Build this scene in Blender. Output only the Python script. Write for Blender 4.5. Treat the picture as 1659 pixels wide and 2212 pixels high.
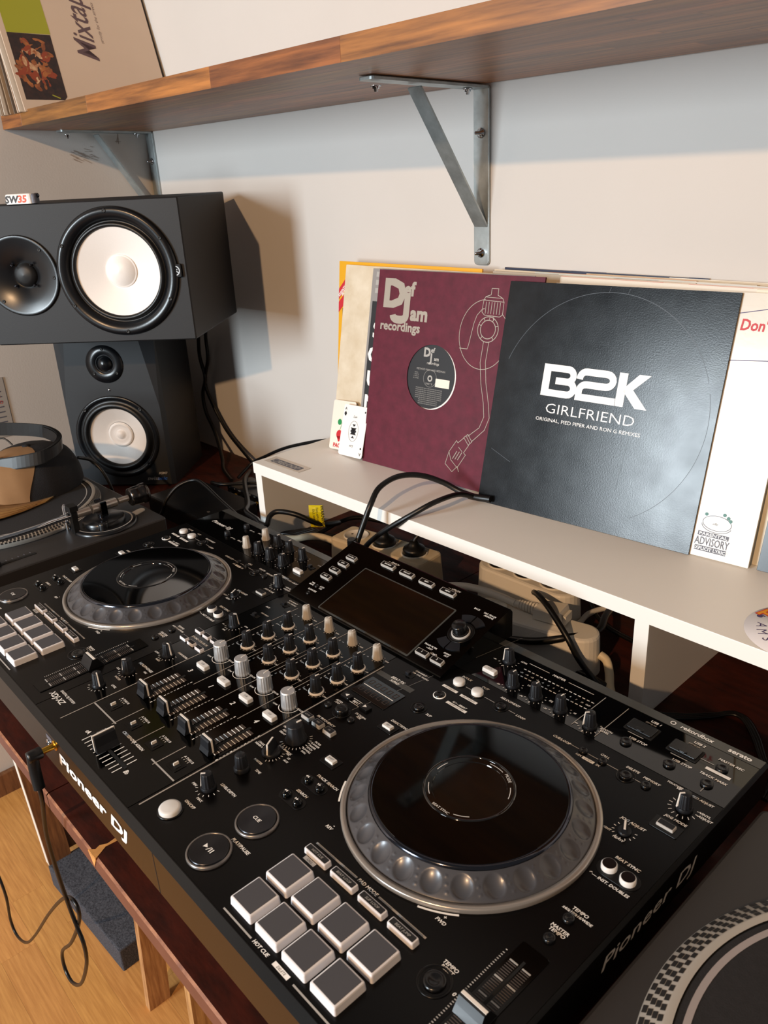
import bpy, math, random
from mathutils import Vector, Matrix, Euler
random.seed(7)
for o in list(bpy.data.objects): bpy.data.objects.remove(o)
SC = bpy.context.scene
COL = SC.collection
R = math.radians
Z0 = 863.0                      # all lengths below are millimetres; z = 0 is the controller's face plate, the floor is z = -863

# ------------------------------------------------------------------ camera
cam = bpy.data.cameras.new('camera')
camo = bpy.data.objects.new('camera', cam); COL.objects.link(camo)
cam.sensor_fit = 'VERTICAL'; cam.sensor_height = 36.0; cam.sensor_width = 27.0
cam.lens = 1734.505/2212*36.0
cam.clip_start = 0.02
yaw, pit, rol = 0.8475901, 0.4016758, 0.0515352
fwd = Vector((-math.sin(yaw)*math.cos(pit), math.cos(yaw)*math.cos(pit), -math.sin(pit)))
rgt = Vector((math.cos(yaw), math.sin(yaw), 0)); dwn = fwd.cross(rgt)
r2 = math.cos(rol)*rgt + math.sin(rol)*dwn
d2 = -math.sin(rol)*rgt + math.cos(rol)*dwn
camo.matrix_world = Matrix(((r2.x, -d2.x, -fwd.x, 0.352995), (r2.y, -d2.y, -fwd.y, -0.390143),
                            (r2.z, -d2.z, -fwd.z, (491.98+Z0)/1000), (0, 0, 0, 1)))
SC.camera = camo
cam.dof.use_dof = True
cam.dof.focus_distance = 0.98
cam.dof.aperture_fstop = 18.0

# ------------------------------------------------------------------ world, lamp, window, exposure
w = bpy.data.worlds.new('world'); SC.world = w; w.use_nodes = True
w.node_tree.nodes['Background'].inputs[0].default_value = (0.85, 0.80, 0.78, 1)
w.node_tree.nodes['Background'].inputs[1].default_value = 0.15
lamp = bpy.data.lights.new('ceiling_bulb', 'POINT'); lamp.energy = 192; lamp.color = (1.0, 0.62, 0.33); lamp.shadow_soft_size = 0.035
lo = bpy.data.objects.new('ceiling_bulb', lamp); COL.objects.link(lo); lo.location = (0.56, -2.25, (1500+Z0)/1000)
win = bpy.data.lights.new('window_daylight', 'AREA'); win.shape = 'RECTANGLE'; win.size = 0.66; win.size_y = 1.05
win.energy = 100; win.color = (0.82, 0.93, 1.0)
wo = bpy.data.objects.new('window_daylight', win); COL.objects.link(wo)
wo.location = (-0.80, -2.8, (700+Z0)/1000)
wo.rotation_euler = Vector((0.05, 1, -0.12)).to_track_quat('-Z', 'Y').to_euler()
vs = SC.view_settings
vs.view_transform = 'Standard'; vs.look = 'None'; vs.gamma = 1.0; vs.use_curve_mapping = False
vs.exposure = 0.0

# ------------------------------------------------------------------ materials
def lin(h):
    if isinstance(h, str):
        c = [int(h[i:i+2], 16)/255 for i in (0, 2, 4)]
        return tuple((x/12.92 if x <= .04045 else ((x+.055)/1.055)**2.4) for x in c)+(1,)
    return tuple(h)+(1,)
MC = {}
def mat(name, col, rough=.5, metal=0, coat=0, noise=0, nscale=60, bump=0, bscale=200, spec=.5, stretch=None, col2=None, rnd=0, emis=None, rvar=0, coatr=.05, trans=0, aniso=0):
    if name in MC: return MC[name]
    m = bpy.data.materials.new(name); m.use_nodes = True; nt = m.node_tree; b = nt.nodes['Principled BSDF']
    c = lin(col); b.inputs['Base Color'].default_value = c
    b.inputs['Roughness'].default_value = rough; b.inputs['Metallic'].default_value = metal
    b.inputs['Specular IOR Level'].default_value = spec
    b.inputs['Coat Weight'].default_value = coat; b.inputs['Coat Roughness'].default_value = coatr
    if trans: b.inputs['Transmission Weight'].default_value = trans
    if aniso: b.inputs['Anisotropic'].default_value = aniso
    tc = nt.nodes.new('ShaderNodeTexCoord'); mp = nt.nodes.new('ShaderNodeMapping')
    nt.links.new(tc.outputs['Object'], mp.inputs[0])
    if stretch: mp.inputs['Scale'].default_value = stretch
    last = None
    if noise or col2:
        n = nt.nodes.new('ShaderNodeTexNoise'); n.inputs['Scale'].default_value = nscale; n.inputs['Detail'].default_value = 6
        n.inputs['Roughness'].default_value = .6
        nt.links.new(mp.outputs[0], n.inputs['Vector'])
        r = nt.nodes.new('ShaderNodeValToRGB'); nt.links.new(n.outputs['Fac'], r.inputs[0])
        r.color_ramp.elements[0].position = .32; r.color_ramp.elements[1].position = .68
        c2 = lin(col2) if col2 else tuple(x*(1-noise) for x in c[:3])+(1,)
        r.color_ramp.elements[0].color = c2; r.color_ramp.elements[1].color = c
        last = r.outputs[0]
    if rnd:
        oi = nt.nodes.new('ShaderNodeObjectInfo'); hs = nt.nodes.new('ShaderNodeHueSaturation')
        mr = nt.nodes.new('ShaderNodeMapRange'); mr.inputs['To Min'].default_value = 1-rnd; mr.inputs['To Max'].default_value = 1+rnd
        nt.links.new(oi.outputs['Random'], mr.inputs['Value']); nt.links.new(mr.outputs[0], hs.inputs['Value'])
        mh = nt.nodes.new('ShaderNodeMapRange'); mh.inputs['To Min'].default_value = .5-rnd*.06; mh.inputs['To Max'].default_value = .5+rnd*.04
        ml = nt.nodes.new('ShaderNodeMath'); ml.operation = 'FRACT'; mm = nt.nodes.new('ShaderNodeMath'); mm.operation = 'MULTIPLY'; mm.inputs[1].default_value = 7.31
        nt.links.new(oi.outputs['Random'], mm.inputs[0]); nt.links.new(mm.outputs[0], ml.inputs[0]); nt.links.new(ml.outputs[0], mh.inputs['Value'])
        nt.links.new(mh.outputs[0], hs.inputs['Hue'])
        if last: nt.links.new(last, hs.inputs['Color'])
        else: hs.inputs['Color'].default_value = c
        last = hs.outputs[0]
        ad = nt.nodes.new('ShaderNodeVectorMath'); ad.operation = 'ADD'
        nt.links.new(tc.outputs['Object'], ad.inputs[0]); nt.links.new(oi.outputs['Random'], ad.inputs[1])
        nt.links.new(ad.outputs[0], mp.inputs[0])
    if last: nt.links.new(last, b.inputs['Base Color'])
    if bump:
        n2 = nt.nodes.new('ShaderNodeTexNoise'); n2.inputs['Scale'].default_value = bscale; n2.inputs['Detail'].default_value = 3
        nt.links.new(mp.outputs[0], n2.inputs['Vector'])
        bp = nt.nodes.new('ShaderNodeBump'); bp.inputs['Strength'].default_value = bump; bp.inputs['Distance'].default_value = .001
        nt.links.new(n2.outputs['Fac'], bp.inputs['Height']); nt.links.new(bp.outputs[0], b.inputs['Normal'])
    if rvar:
        n3 = nt.nodes.new('ShaderNodeTexNoise'); n3.inputs['Scale'].default_value = nscale*.4; n3.inputs['Detail'].default_value = 8
        nt.links.new(mp.outputs[0], n3.inputs['Vector'])
        m3 = nt.nodes.new('ShaderNodeMapRange'); m3.inputs['From Min'].default_value = .3; m3.inputs['From Max'].default_value = .7
        m3.inputs['To Min'].default_value = rough; m3.inputs['To Max'].default_value = rough+rvar
        nt.links.new(n3.outputs['Fac'], m3.inputs['Value']); nt.links.new(m3.outputs[0], b.inputs['Roughness'])
    MC[name] = m
    return m

M = dict(
 wall=mat('wall_paint', 'cfcac5', .85, noise=.035, nscale=3.5, bump=.12, bscale=260),
 floor=mat('laminate', 'd69c58', .38, noise=.3, nscale=5, stretch=(2.5, 42, 1), col2='b98044', rnd=.06, coat=.2, coatr=.3, bump=.05, bscale=12),
 shelfwood=mat('stained_stave', 'a86e32', .45, noise=.3, nscale=5, stretch=(1.4, 24, 24), col2='5e3816', rnd=.22, coat=.25, coatr=.35),
 table=mat('brown_stain', '45190e', .5, noise=.5, nscale=30, stretch=(1, 3, 1), col2='2a100a', bump=.15, bscale=90, rvar=.2, spec=.22),
 rawwood=mat('raw_pine', 'c79a66', .7, noise=.3, nscale=8, stretch=(18, 18, 1.5), col2='8a5c34', rnd=.12),
 rawdark=mat('brown_pine', '8a6038', .65, noise=.3, nscale=8, stretch=(18, 18, 1.5), col2='5b3a1e', rnd=.15),
 chip=mat('chipped_wood', 'd79a55', .8, noise=.3, nscale=90),
 arris=mat('worn_arris', 'a8714c', .55, noise=.4, nscale=60, col2='6a3a24'),
 tedge=mat('table_edge', '6d4236', .45, noise=.25, nscale=20),
 whitelam=mat('white_laminate', 'efece6', .42, noise=.02, nscale=4),
 plate=mat('matte_black_plate', '050404', .26, spec=.19, bump=.03, bscale=1500),
 gloss=mat('gloss_black_plate', '020202', .11, spec=.2),
 mirror=mat('mirror_black_plate', '040404', .035, spec=.55),
 body=mat('black_abs', '070606', .3, spec=.33, bump=.03, bscale=900),
 strip=mat('grey_edge_strip', '4c4d4b', .32, metal=.3),
 groove=mat('groove_black', '020202', .8),
 white=mat('white_print', 'f4f2ee', .55),
 dimwhite=mat('dim_print', 'a9a6a2', .6),
 brownprint=mat('brown_print', '40352f', .5),
 knob=mat('knob_rubber', '14161b', .42, spec=.4),
 knobw=mat('grey_knob', 'b9b1a6', .5),
 silver=mat('knob_aluminium', 'dfe2e6', .3, metal=.72),
 ringw=mat('white_ring', 'e9e4de', .5),
 pointer=mat('pointer_white', 'e8e2da', .5),
 btnw=mat('white_button', 'd9d8d6', .35),
 btnb=mat('black_button', '0c0c0d', .25),
 padtop=mat('pad_rubber', '47474c', .55, bump=.03, bscale=900),
 padside=mat('pad_silicone', 'e3e2e6', .42),
 jogring=mat('jog_ring', 'aaa39c', .28, metal=.65),
 jogside=mat('jog_side', '4a4a4e', .34, metal=.3, coat=.25, coatr=.2),
 chrome=mat('chrome', 'c8ccd2', .1, metal=1),
 darkchrome=mat('dark_chrome', '50525a', .12, metal=1),
 platter=mat('jog_platter_black', '020202', .05, spec=.45),
 screen=mat('lcd_glass', '070504', .06, spec=1.0),
 spun=mat('spun_metal', '3b3b3e', .2, metal=1, aniso=.7),
 bronze=mat('button_ring', '8b8683', .3, metal=.8),
 baffle=mat('speaker_baffle', '17171a', .62, bump=.1, bscale=700, noise=.12, nscale=300),
 cabinet=mat('speaker_vinyl_shaded', '121215', .62, bump=.1, bscale=700, noise=.12, nscale=300),  # baffle finish again, darkened to paint in shade on the sides the bulb misses
 cabblack=mat('speaker_vinyl_black', '0c0d10', .55, bump=.08, bscale=700),
 frontgrey=mat('baffle_paint', '16181c', .6, noise=.15, nscale=500),
 rubber=mat('surround_rubber', '0a0a0b', .38),
 satin=mat('satin_black', '101114', .28),
 cone=mat('white_cone', 'efe9e4', .42, noise=.03, nscale=600),
 grille=mat('tweeter_mesh', '08080a', .5),
 zinc=mat('zinc_steel', 'b4bcbd', .34, metal=.7, noise=.3, nscale=40, rvar=.15),
 cable=mat('cable_pvc', '0a0a0b', .38),
 cablegrey=mat('cable_grey', '5d6166', .4),
 beige=mat('beige_plastic', 'e6d6b8', .45, noise=.05, nscale=40),
 cream=mat('white_plastic', 'efeae0', .45),
 yellow=mat('yellow_tag', 'e3cf12', .35),
 black=mat('plain_black', '070707', .5),
 ttbody=mat('turntable_plinth', '2c2a2a', .5, bump=.05, bscale=900),
 ttrim=mat('platter_rim', 'b5aea4', .38, metal=.3),
 ttdark=mat('platter_dark', '1a1817', .5),
 slip=mat('slipmat_felt', '1f1d1f', .9, noise=.35, nscale=260, bump=.3, bscale=800),
 vinyl=mat('black_vinyl', '0a0808', .25),
 gold=mat('gold_plug', 'd8a43c', .25, metal=1),
 foam=mat('speckled_foam', '55575f', .95, noise=.8, nscale=330, col2='1b1d25', bump=.6, bscale=500),
 tan=mat('tan_canvas', '86633f', .85, noise=.1, nscale=30, bump=.15, bscale=1500),
 brim=mat('brim_canvas', '97703a', .85, noise=.1, nscale=40, bump=.15, bscale=1500),
 navy=mat('navy_mesh', '121218', .8, noise=.4, nscale=500, bump=.4, bscale=900),
 paper=mat('paper_grey', 'a8a29c', .8),
 b2k=mat('black_sleeve', '08090d', .20, noise=.5, nscale=70, col2='101318', bump=.06, bscale=520, rvar=.05, spec=.32),
 maroon=mat('maroon_sleeve', '631d30', .45, noise=.22, nscale=55, col2='521727', rvar=.15, spec=.3, bump=.04, bscale=300),
 sleevew=mat('white_sleeve', 'ddd6c9', .2, noise=.06, nscale=12, rvar=.12, bump=.05, bscale=120),
 sleevec=mat('cream_sleeve', 'ded2bd', .6, noise=.12, nscale=20, col2='c9b89c'),
 sleevey=mat('yellow_sleeve', 'e0a415', .45),
 sleeveg=mat('grey_sleeve', '8e8a88', .5),
 sleeveb=mat('dark_sleeve', '0d0d12', .25, rvar=.1, nscale=20),
 edge1=mat('worn_edge_paper', 'd9cfc0', .7), edge2=mat('worn_edge_tan', 'b7a58c', .7),
 mixt=mat('pale_pink_sleeve', 'cdb8a4', .6, noise=.04, nscale=8),
 silverprint=mat('silver_print', 'aaa297', .35, metal=.2),
 red=mat('red_print', 'c3232e', .5), green=mat('green_print', '1f8a4c', .5), blue=mat('blue_print', '2b3fa0', .5),
 bluelogo=mat('blue_logo', '1d5fc0', .5),
 purple=mat('purple_print', '463a6a', .5), orange=mat('orange_print', 'e89a1c', .5), lime=mat('lime_print', '9a9b1c', .5),
 grey=mat('grey_print', '5b5c66', .5), ink=mat('ink_print', '1a1a1e', .5), whitep=mat('card_white', 'f1efec', .35),
 cardp=mat('card_cream', 'eee3d6', .4), pinkink=mat('brown_ink', '5a4448', .6),
 skin1=mat('ochre_paint', 'b06a34', .6, noise=.5, nscale=60, col2='5e2a18'), skin2=mat('umber_paint', '3a211a', .6, noise=.5, nscale=80, col2='150d10'),
 skin3=mat('cream_paint', 'd6b48c', .6, noise=.4, nscale=80, col2='9a5a34'),
)

# ------------------------------------------------------------------ mesh helpers (millimetres)
I4 = Matrix.Identity(4)
def T(x=0, y=0, z=0): return Matrix.Translation((x, y, z))
def RX(a): return Matrix.Rotation(R(a), 4, 'X')
def RY(a): return Matrix.Rotation(R(a), 4, 'Y')
def RZ(a): return Matrix.Rotation(R(a), 4, 'Z')
def smooth_path(pts, n=8):
    P = [Vector(p) for p in pts]; out = []
    for i in range(len(P)-1):
        p0 = P[max(i-1, 0)]; p1 = P[i]; p2 = P[i+1]; p3 = P[min(i+2, len(P)-1)]
        for k in range(n):
            t = k/n
            out.append(.5*((2*p1)+(p2-p0)*t+(2*p0-5*p1+4*p2-p3)*t*t+(3*p1-p0-3*p2+p3)*t**3))
    out.append(P[-1]); return out
_tc = {}
def text_geo(s, bold, shear):
    k = (s, bold, shear)
    if k not in _tc:
        cu = bpy.data.curves.new('t', 'FONT'); cu.body = s; cu.size = 1/.69; cu.offset = bold; cu.shear = shear
        cu.resolution_u = 2; cu.align_x = 'CENTER'; cu.align_y = 'BOTTOM_BASELINE'; cu.fill_mode = 'FRONT'
        ob = bpy.data.objects.new('t', cu); COL.objects.link(ob)
        bpy.context.view_layer.update()
        me = bpy.data.meshes.new_from_object(ob)
        _tc[k] = ([tuple(v.co[:2]) for v in me.vertices], [tuple(p.vertices) for p in me.polygons])
        bpy.data.objects.remove(ob); bpy.data.curves.remove(cu); bpy.data.meshes.remove(me)
    return _tc[k]
class MB:
    def __init__(s): s.v = []; s.f = []; s.m = []; s.s = []; s.e = 0.0
    def eps(s): s.e = (s.e+.0023) % .12; return s.e
    def add(s, vs, fs, mi=0, sm=False, M=None):
        b = len(s.v)
        s.v += [(M @ Vector(v)) if M is not None else Vector(v) for v in vs]
        for f in fs: s.f.append(tuple(b+i for i in f)); s.m.append(mi); s.s.append(sm)
        return s
    def box(s, x0, x1, y0, y1, z0, z1, mi=0, M=None):
        vs = [(x0, y0, z0), (x1, y0, z0), (x1, y1, z0), (x0, y1, z0), (x0, y0, z1), (x1, y0, z1), (x1, y1, z1), (x0, y1, z1)]
        return s.add(vs, [(0, 3, 2, 1), (4, 5, 6, 7), (0, 1, 5, 4), (1, 2, 6, 5), (2, 3, 7, 6), (3, 0, 4, 7)], mi, False, M)
    def loft(s, rings, mi=0, sm=True, M=None, cap0=True, cap1=True):
        n = len(rings[0]); vs = [p for r in rings for p in r]; fs = []
        for i in range(len(rings)-1):
            for j in range(n):
                a = i*n+j; b = i*n+(j+1) % n; fs.append((a, b, b+n, a+n))
        s.add(vs, fs, mi, sm, M)
        if cap0: s.add(rings[0], [tuple(reversed(range(n)))], mi, False, M)
        if cap1: s.add(rings[-1], [tuple(range(n))], mi, False, M)
        return s
    def rrect(s, sx, sy, r, k=4, z=0, ins=0):
        out = []; hx = sx/2-ins; hy = sy/2-ins; r = max(r-ins*.5, .05); r = min(r, hx, hy)
        for (cx, cy, a0) in ((hx-r, hy-r, 0), (-hx+r, hy-r, 90), (-hx+r, -hy+r, 180), (hx-r, -hy+r, 270)):
            for i in range(k+1):
                a = R(a0+90*i/k); out.append((cx+r*math.cos(a), cy+r*math.sin(a), z))
        return out
    def rbox(s, sx, sy, h, r=1.0, ch=.5, mi=0, M=None, k=3, taper=0):
        if ch > 0:
            rings = [s.rrect(sx, sy, r, k, 0, 0), s.rrect(sx, sy, r, k, h-ch, taper), s.rrect(sx, sy, r, k, h-ch*.3, taper+ch*.3), s.rrect(sx, sy, r, k, h, taper+ch)]
        else: rings = [s.rrect(sx, sy, r, k, 0, 0), s.rrect(sx, sy, r, k, h, taper)]
        return s.loft(rings, mi, False, M)
    def lathe(s, prof, n=32, mi=0, sm=True, M=None, flute=0, nf=0, cap=True, arc=None):
        rings = []
        for r, z in prof:
            ring = []
            for i in range(n):
                a = 2*math.pi*i/n; rr = r
                if flute and nf: rr = r*(1-flute*(.5+.5*math.cos(nf*a)))
                ring.append((rr*math.cos(a), rr*math.sin(a), z))
            rings.append(ring)
        return s.loft(rings, mi, sm, M, cap0=cap and prof[0][0] > 0, cap1=cap and prof[-1][0] > 0)
    def ring(s, r0, r1, z, n=48, mi=0, M=None, a0=0, a1=360):
        vs = []; full = (a1-a0 >= 360); m = n if full else n+1
        for i in range(m):
            a = R(a0+(a1-a0)*i/n); vs += [(r0*math.cos(a), r0*math.sin(a), z), (r1*math.cos(a), r1*math.sin(a), z)]
        fs = []
        for i in range(n):
            j = (i+1) % m; fs.append((2*i, 2*i+1, 2*j+1, 2*j))
        return s.add(vs, fs, mi, False, M)
    def disc(s, r, z, n=32, mi=0, M=None):
        return s.add([(r*math.cos(2*math.pi*i/n), r*math.sin(2*math.pi*i/n), z) for i in range(n)], [tuple(range(n))], mi, False, M)
    def poly(s, pts, z=0, mi=0, M=None):
        return s.add([(x, y, z) for x, y in pts], [tuple(range(len(pts)))], mi, False, M)
    def prism(s, pts, z0, z1, mi=0, M=None):
        return s.loft([[(x, y, z0) for x, y in pts], [(x, y, z1) for x, y in pts]], mi, False, M)
    def line(s, p, q, w, z=.1, mi=0, M=None):
        p = Vector(p); q = Vector(q); d = (q-p).normalized(); n = Vector((-d.y, d.x))*w/2; z += s.eps()
        return s.add([(p.x-n.x, p.y-n.y, z), (q.x-n.x, q.y-n.y, z), (q.x+n.x, q.y+n.y, z), (p.x+n.x, p.y+n.y, z)], [(0, 1, 2, 3)], mi, False, M)
    def stroke(s, pts, w, z=.1, mi=0, M=None, closed=False):
        P = [Vector(p) for p in pts]; n = len(P); L = []; Rr = []
        for i in range(n):
            a = P[i-1] if (i > 0 or closed) else None; c = P[(i+1) % n] if (i < n-1 or closed) else None
            d1 = (P[i]-a).normalized() if a is not None else (c-P[i]).normalized()
            d2_ = (c-P[i]).normalized() if c is not None else d1
            t = (d1+d2_); t = t.normalized() if t.length > 1e-6 else d1
            nn = Vector((-t.y, t.x)); k = w/2/max(.35, nn.dot(Vector((-d1.y, d1.x))))
            L.append(P[i]+nn*k); Rr.append(P[i]-nn*k)
        for i in range(n if closed else n-1):
            j = (i+1) % n; zz = z+s.eps()
            s.add([(q.x, q.y, zz) for q in (Rr[i], Rr[j], L[j], L[i])], [(0, 1, 2, 3)], mi, False, M)
        return s
    def text(s, t, x, y, cap, M=None, bold=0.0, shear=0.0, sx=1.0, z=.12, mi=0, rot=0, align='C'):
        vs, fs = text_geo(t, min(bold, .02), shear)
        if not vs: return s
        if bold > .02:
            e = (bold-.02)*cap
            for (ex, ey) in ((-e, -e), (e, -e), (-e, e), (e, e)): s.text(t, x+ex*math.cos(R(rot))-ey*math.sin(R(rot)), y+ex*math.sin(R(rot))+ey*math.cos(R(rot)), cap, M, .02, shear, sx, z, mi, rot, align)
            return s
        z += s.eps()
        off = 0
        if align == 'L': off = -min(v[0] for v in vs)
        if align == 'R': off = -max(v[0] for v in vs)
        X = T(x, y, z) @ RZ(rot)
        if M is not None: X = M @ X
        return s.add([((a+off)*cap*sx, b*cap, 0) for a, b in vs], fs, mi, False, X)
    def tube(s, pts, r, n=8, mi=0, smooth=6, M=None, closed=False, taper=None):
        P = smooth_path(pts, smooth) if smooth else [Vector(p) for p in pts]
        rings = []; up = Vector((0, 0, 1)); prev = None
        for i, p in enumerate(P):
            d = (P[min(i+1, len(P)-1)]-P[max(i-1, 0)])
            if d.length < 1e-6: d = Vector((1, 0, 0))
            d.normalize()
            if prev is None: a = d.cross(up); a = a if a.length > .1 else d.cross(Vector((0, 1, 0)))
            else: a = prev-d*prev.dot(d)
            if a.length < 1e-6: a = d.orthogonal()
            a.normalize(); b = d.cross(a); prev = a
            rr = r if taper is None else r*taper(i/(len(P)-1))
            rings.append([p+a*rr*math.cos(2*math.pi*k/n)+b*rr*math.sin(2*math.pi*k/n) for k in range(n)])
        return s.loft(rings, mi, True, M)
    def strip(s, pts, wv, t, mi=0, smooth=6):
        """flat band: width vector wv, thickness t (sideways)"""
        P = smooth_path(pts, smooth); W = Vector(wv); rings = []
        for i, p in enumerate(P):
            d = (P[min(i+1, len(P)-1)]-P[max(i-1, 0)]).normalized(); a = d.cross(W).normalized()*t/2
            rings.append([p-W/2-a, p+W/2-a, p+W/2+a, p-W/2+a])
        return s.loft(rings, mi, False)
    def data(s, name, mats):
        me = bpy.data.meshes.new(name)
        me.from_pydata([tuple(v*.001) for v in s.v], [], s.f)
        for m in (mats if isinstance(mats, (list, tuple)) else [mats]): me.materials.append(m)
        me.polygons.foreach_set('material_index', s.m); me.polygons.foreach_set('use_smooth', s.s)
        me.update(); return me
def place(o, parent, loc, rot):
    COL.objects.link(o)
    if parent is not None: o.parent = parent
    o.location = Vector(loc)*.001 if parent is not None else Vector((loc[0], loc[1], loc[2]+Z0))*.001
    if rot is not None:
        if isinstance(rot, Matrix): o.rotation_euler = rot.to_euler()
        else: o.rotation_euler = [R(a) for a in rot]
    return o
def part(name, mb, mats, parent, loc=(0, 0, 0), rot=None, label=None, kind=None):
    me = mb.data(name, mats) if isinstance(mb, MB) else mb
    o = bpy.data.objects.new(name, me)
    if label: o['label'] = label
    if kind: o['kind'] = kind
    return place(o, parent, loc, rot)
def thing(name, label, cat, loc=(0, 0, 0), rot=None, group=None):
    o = bpy.data.objects.new(name, None); o.empty_display_size = .02
    o['label'] = label; o['category'] = cat
    if group: o['group'] = group
    return place(o, None, loc, rot)
def solo(name, mb, mats, label, cat, loc=(0, 0, 0), rot=None, group=None):
    o = part(name, mb, mats, None, loc, rot, label); o['category'] = cat
    if group: o['group'] = group
    return o
def struct(name, mb, mats, parent=None, loc=(0, 0, 0), rot=None):
    o = part(name, mb, mats, parent, loc, rot)
    if parent is None: o['kind'] = 'structure'
    return o
def pts_rel(pts, o): return [(p[0]-o[0], p[1]-o[1], p[2]-o[2]) for p in pts]

# ------------------------------------------------------------------ room
XL = -1455.0; SL = math.tan(R(1.42))
def wy(x): return 560+SL*(x+1440)
mb = MB(); mb.box(-1500, 1400, 0, 60, -863, 1700)
struct('wall_back', mb, M['wall'], loc=(0, wy(0), 0), rot=(0, 0, 1.42))
mb = MB(); mb.box(-60, 0, -1700, 640, -863, 1700)
struct('wall_left', mb, M['wall'], loc=(XL, 0, 0))
mb = MB(); mb.box(-1500, 1400, -1700, 640, -890, -868)
floor = struct('floor', mb, M['rawdark'])
pl = {}
y = -900.0; row = 0
while y < 560:
    x = -1453 + random.uniform(0, 0)
    first = True
    while x < 700:
        L = random.choice((300, 380, 460, 540)) if not first else random.choice((120, 230, 350, 480)); first = False
        L = min(L, 700-x+1)
        if L not in pl:
            b = MB(); b.rbox(L-.2, 64.8, 5, .1, .12, M=T(L/2, 32.5, 0), k=1); pl[L] = b.data('plank', M['floor'])
        part('plank', pl[L], None, floor, (x, y, -868))
        x += L
    y += 65; row += 1
mb = MB(); mb.rbox(14, 1700, 60, 2, 3, M=T(0, 0, 0)); struct('baseboard_left', mb, M['rawdark'], loc=(XL+7, -300, -863))

# faint pencil and dirt marks of the left wall, under the shelf
mb = MB()
for i in range(26):
    a = random.gauss(0, 14); b_ = random.gauss(0, 6); l = random.uniform(6, 22)
    mb.line((a, b_), (a+l, b_-l*.35+random.uniform(-4, 4)), .9, z=random.uniform(0, .05))
mb.line((85, 22), (92, 38), .8); mb.line((90, 20), (91, 40), 1.2); mb.line((82, 25), (95, 24), 1)
solo('wall_scuff', mb, mat('scuff_grey', '97887d', .8), 'grey pencil scuffs on the left wall below the wooden shelf', 'scuff', (XL+.6, 400, 553), Matrix(((0, 0, 1), (1, 0, 0), (0, 1, 0))))

# ------------------------------------------------------------------ table and trestles
tb = thing('table', 'dark brown stained tabletop with a worn chipped front edge', 'table', (-450, -220, -135))
TO = (-450, -220, -135)
for x0, x1 in ((-1450, -418.2), (-416.4, -300.3), (-299.7, 900)):
    mb = MB(); mb.box(x0-TO[0], x1-TO[0], 2.5, 775, 0, 22)
    part('board', mb, M['table'], tb)
    mb = MB(); mb.add([(x0-TO[0], 2.5, 22), (x1-TO[0], 2.5, 22), (x1-TO[0], .2, 20.2), (x0-TO[0], .2, 20.2)], [(0, 3, 2, 1)])
    part('worn_edge', mb, M['arris'], tb)
    mb = MB(); mb.add([(x0-TO[0], .2, 20.2), (x1-TO[0], .2, 20.2), (x1-TO[0], .2, 1), (x0-TO[0], .2, 1), (x1-TO[0], 2.5, 0), (x0-TO[0], 2.5, 0)], [(0, 3, 2, 1), (3, 5, 4, 2)])
    part('front_edge', mb, M['tedge'], tb)
mb = MB()
mb.prism([(-308, -220.3), (-303, -215), (-305, -210), (-301.5, -203), (-303, -192), (-300.5, -180), (-299, -180), (-298, -195), (-299, -206), (-295, -213), (-291, -220.3)], -3.5, .4, M=T(450, 220, 22))
mb.prism([(-309, 0), (-291, 0), (-294, -6), (-300, -15), (-304, -7)], 0, .5, M=T(450, -.1, 21) @ RX(90))
part('chipped_corner', mb, M['chip'], tb, label='pale splintered wood where the tabletop edge is chipped')
def trestle(x, yf, lean, lab, z1=-863, th=16, w=40, m='rawwood', white=False, w2=0):
    t = thing('trestle', lab, 'trestle', (x, 0, z1))
    H = -135-z1
    def leg(y0, ln, m_, xo=0, ww=w):
        b = MB(); vs = []
        for z, s in ((0, 0), (H, ln*H)):
            vs.append([(xo-th, y0+s, z), (xo, y0+s, z), (xo, y0+s+ww, z), (xo-th, y0+s+ww, z)])
        b.loft(vs, 0, False); return part('leg', b, m_, t)
    l = leg(yf, lean, M[m])
    if white:
        b = MB(); b.loft([[(-th, yf-1.2+s*1.0, z), (0, yf-1.2+s, z), (0, yf-.1+s, z), (-th, yf-.1+s, z)] for z, s in ((0, 0), (H, lean*H))], 0, False)
        part('edge_band', b, M['cream'], t, label='white edge strip on the front of the leg')
    leg(420, -lean, M['rawdark'])
    b = MB(); b.box(-th-14, -th-.5, yf+20, 430, 250, 290); part('stretcher', b, M['rawdark'], t)
    if w2:
        b = MB(); b.box(-th-40, -th-2, yf+14, yf+14+w2, 0, H-60); part('batten', b, M['rawdark'], t)
        b = MB(); b.box(-60, -2, yf+w2+20, yf+w2+60, 120, 165); part('block', b, M['rawwood'], t)
    return t
trestle(-683, -90, .063, 'pale pine trestle right of the speckled foam slab, under the table')
trestle(-1086, -101, -.03, 'pine trestle with a white front edge standing on the foam slab', z1=-810, m='rawdark', white=True, w=46, w2=60)
trestle(-452, -110, .04, 'pale pine trestle nearest the camera at the bottom of the photo')
mb = MB(); mb.rbox(300, 300, 53, 3, 3, M=T(150, 150, 0), k=3)
solo('foam_slab', mb, M['foam'], 'speckled charcoal foam slab lying on the floor under the table', 'foam', (-1090, -104, -863), (0, 0, 3))

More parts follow.
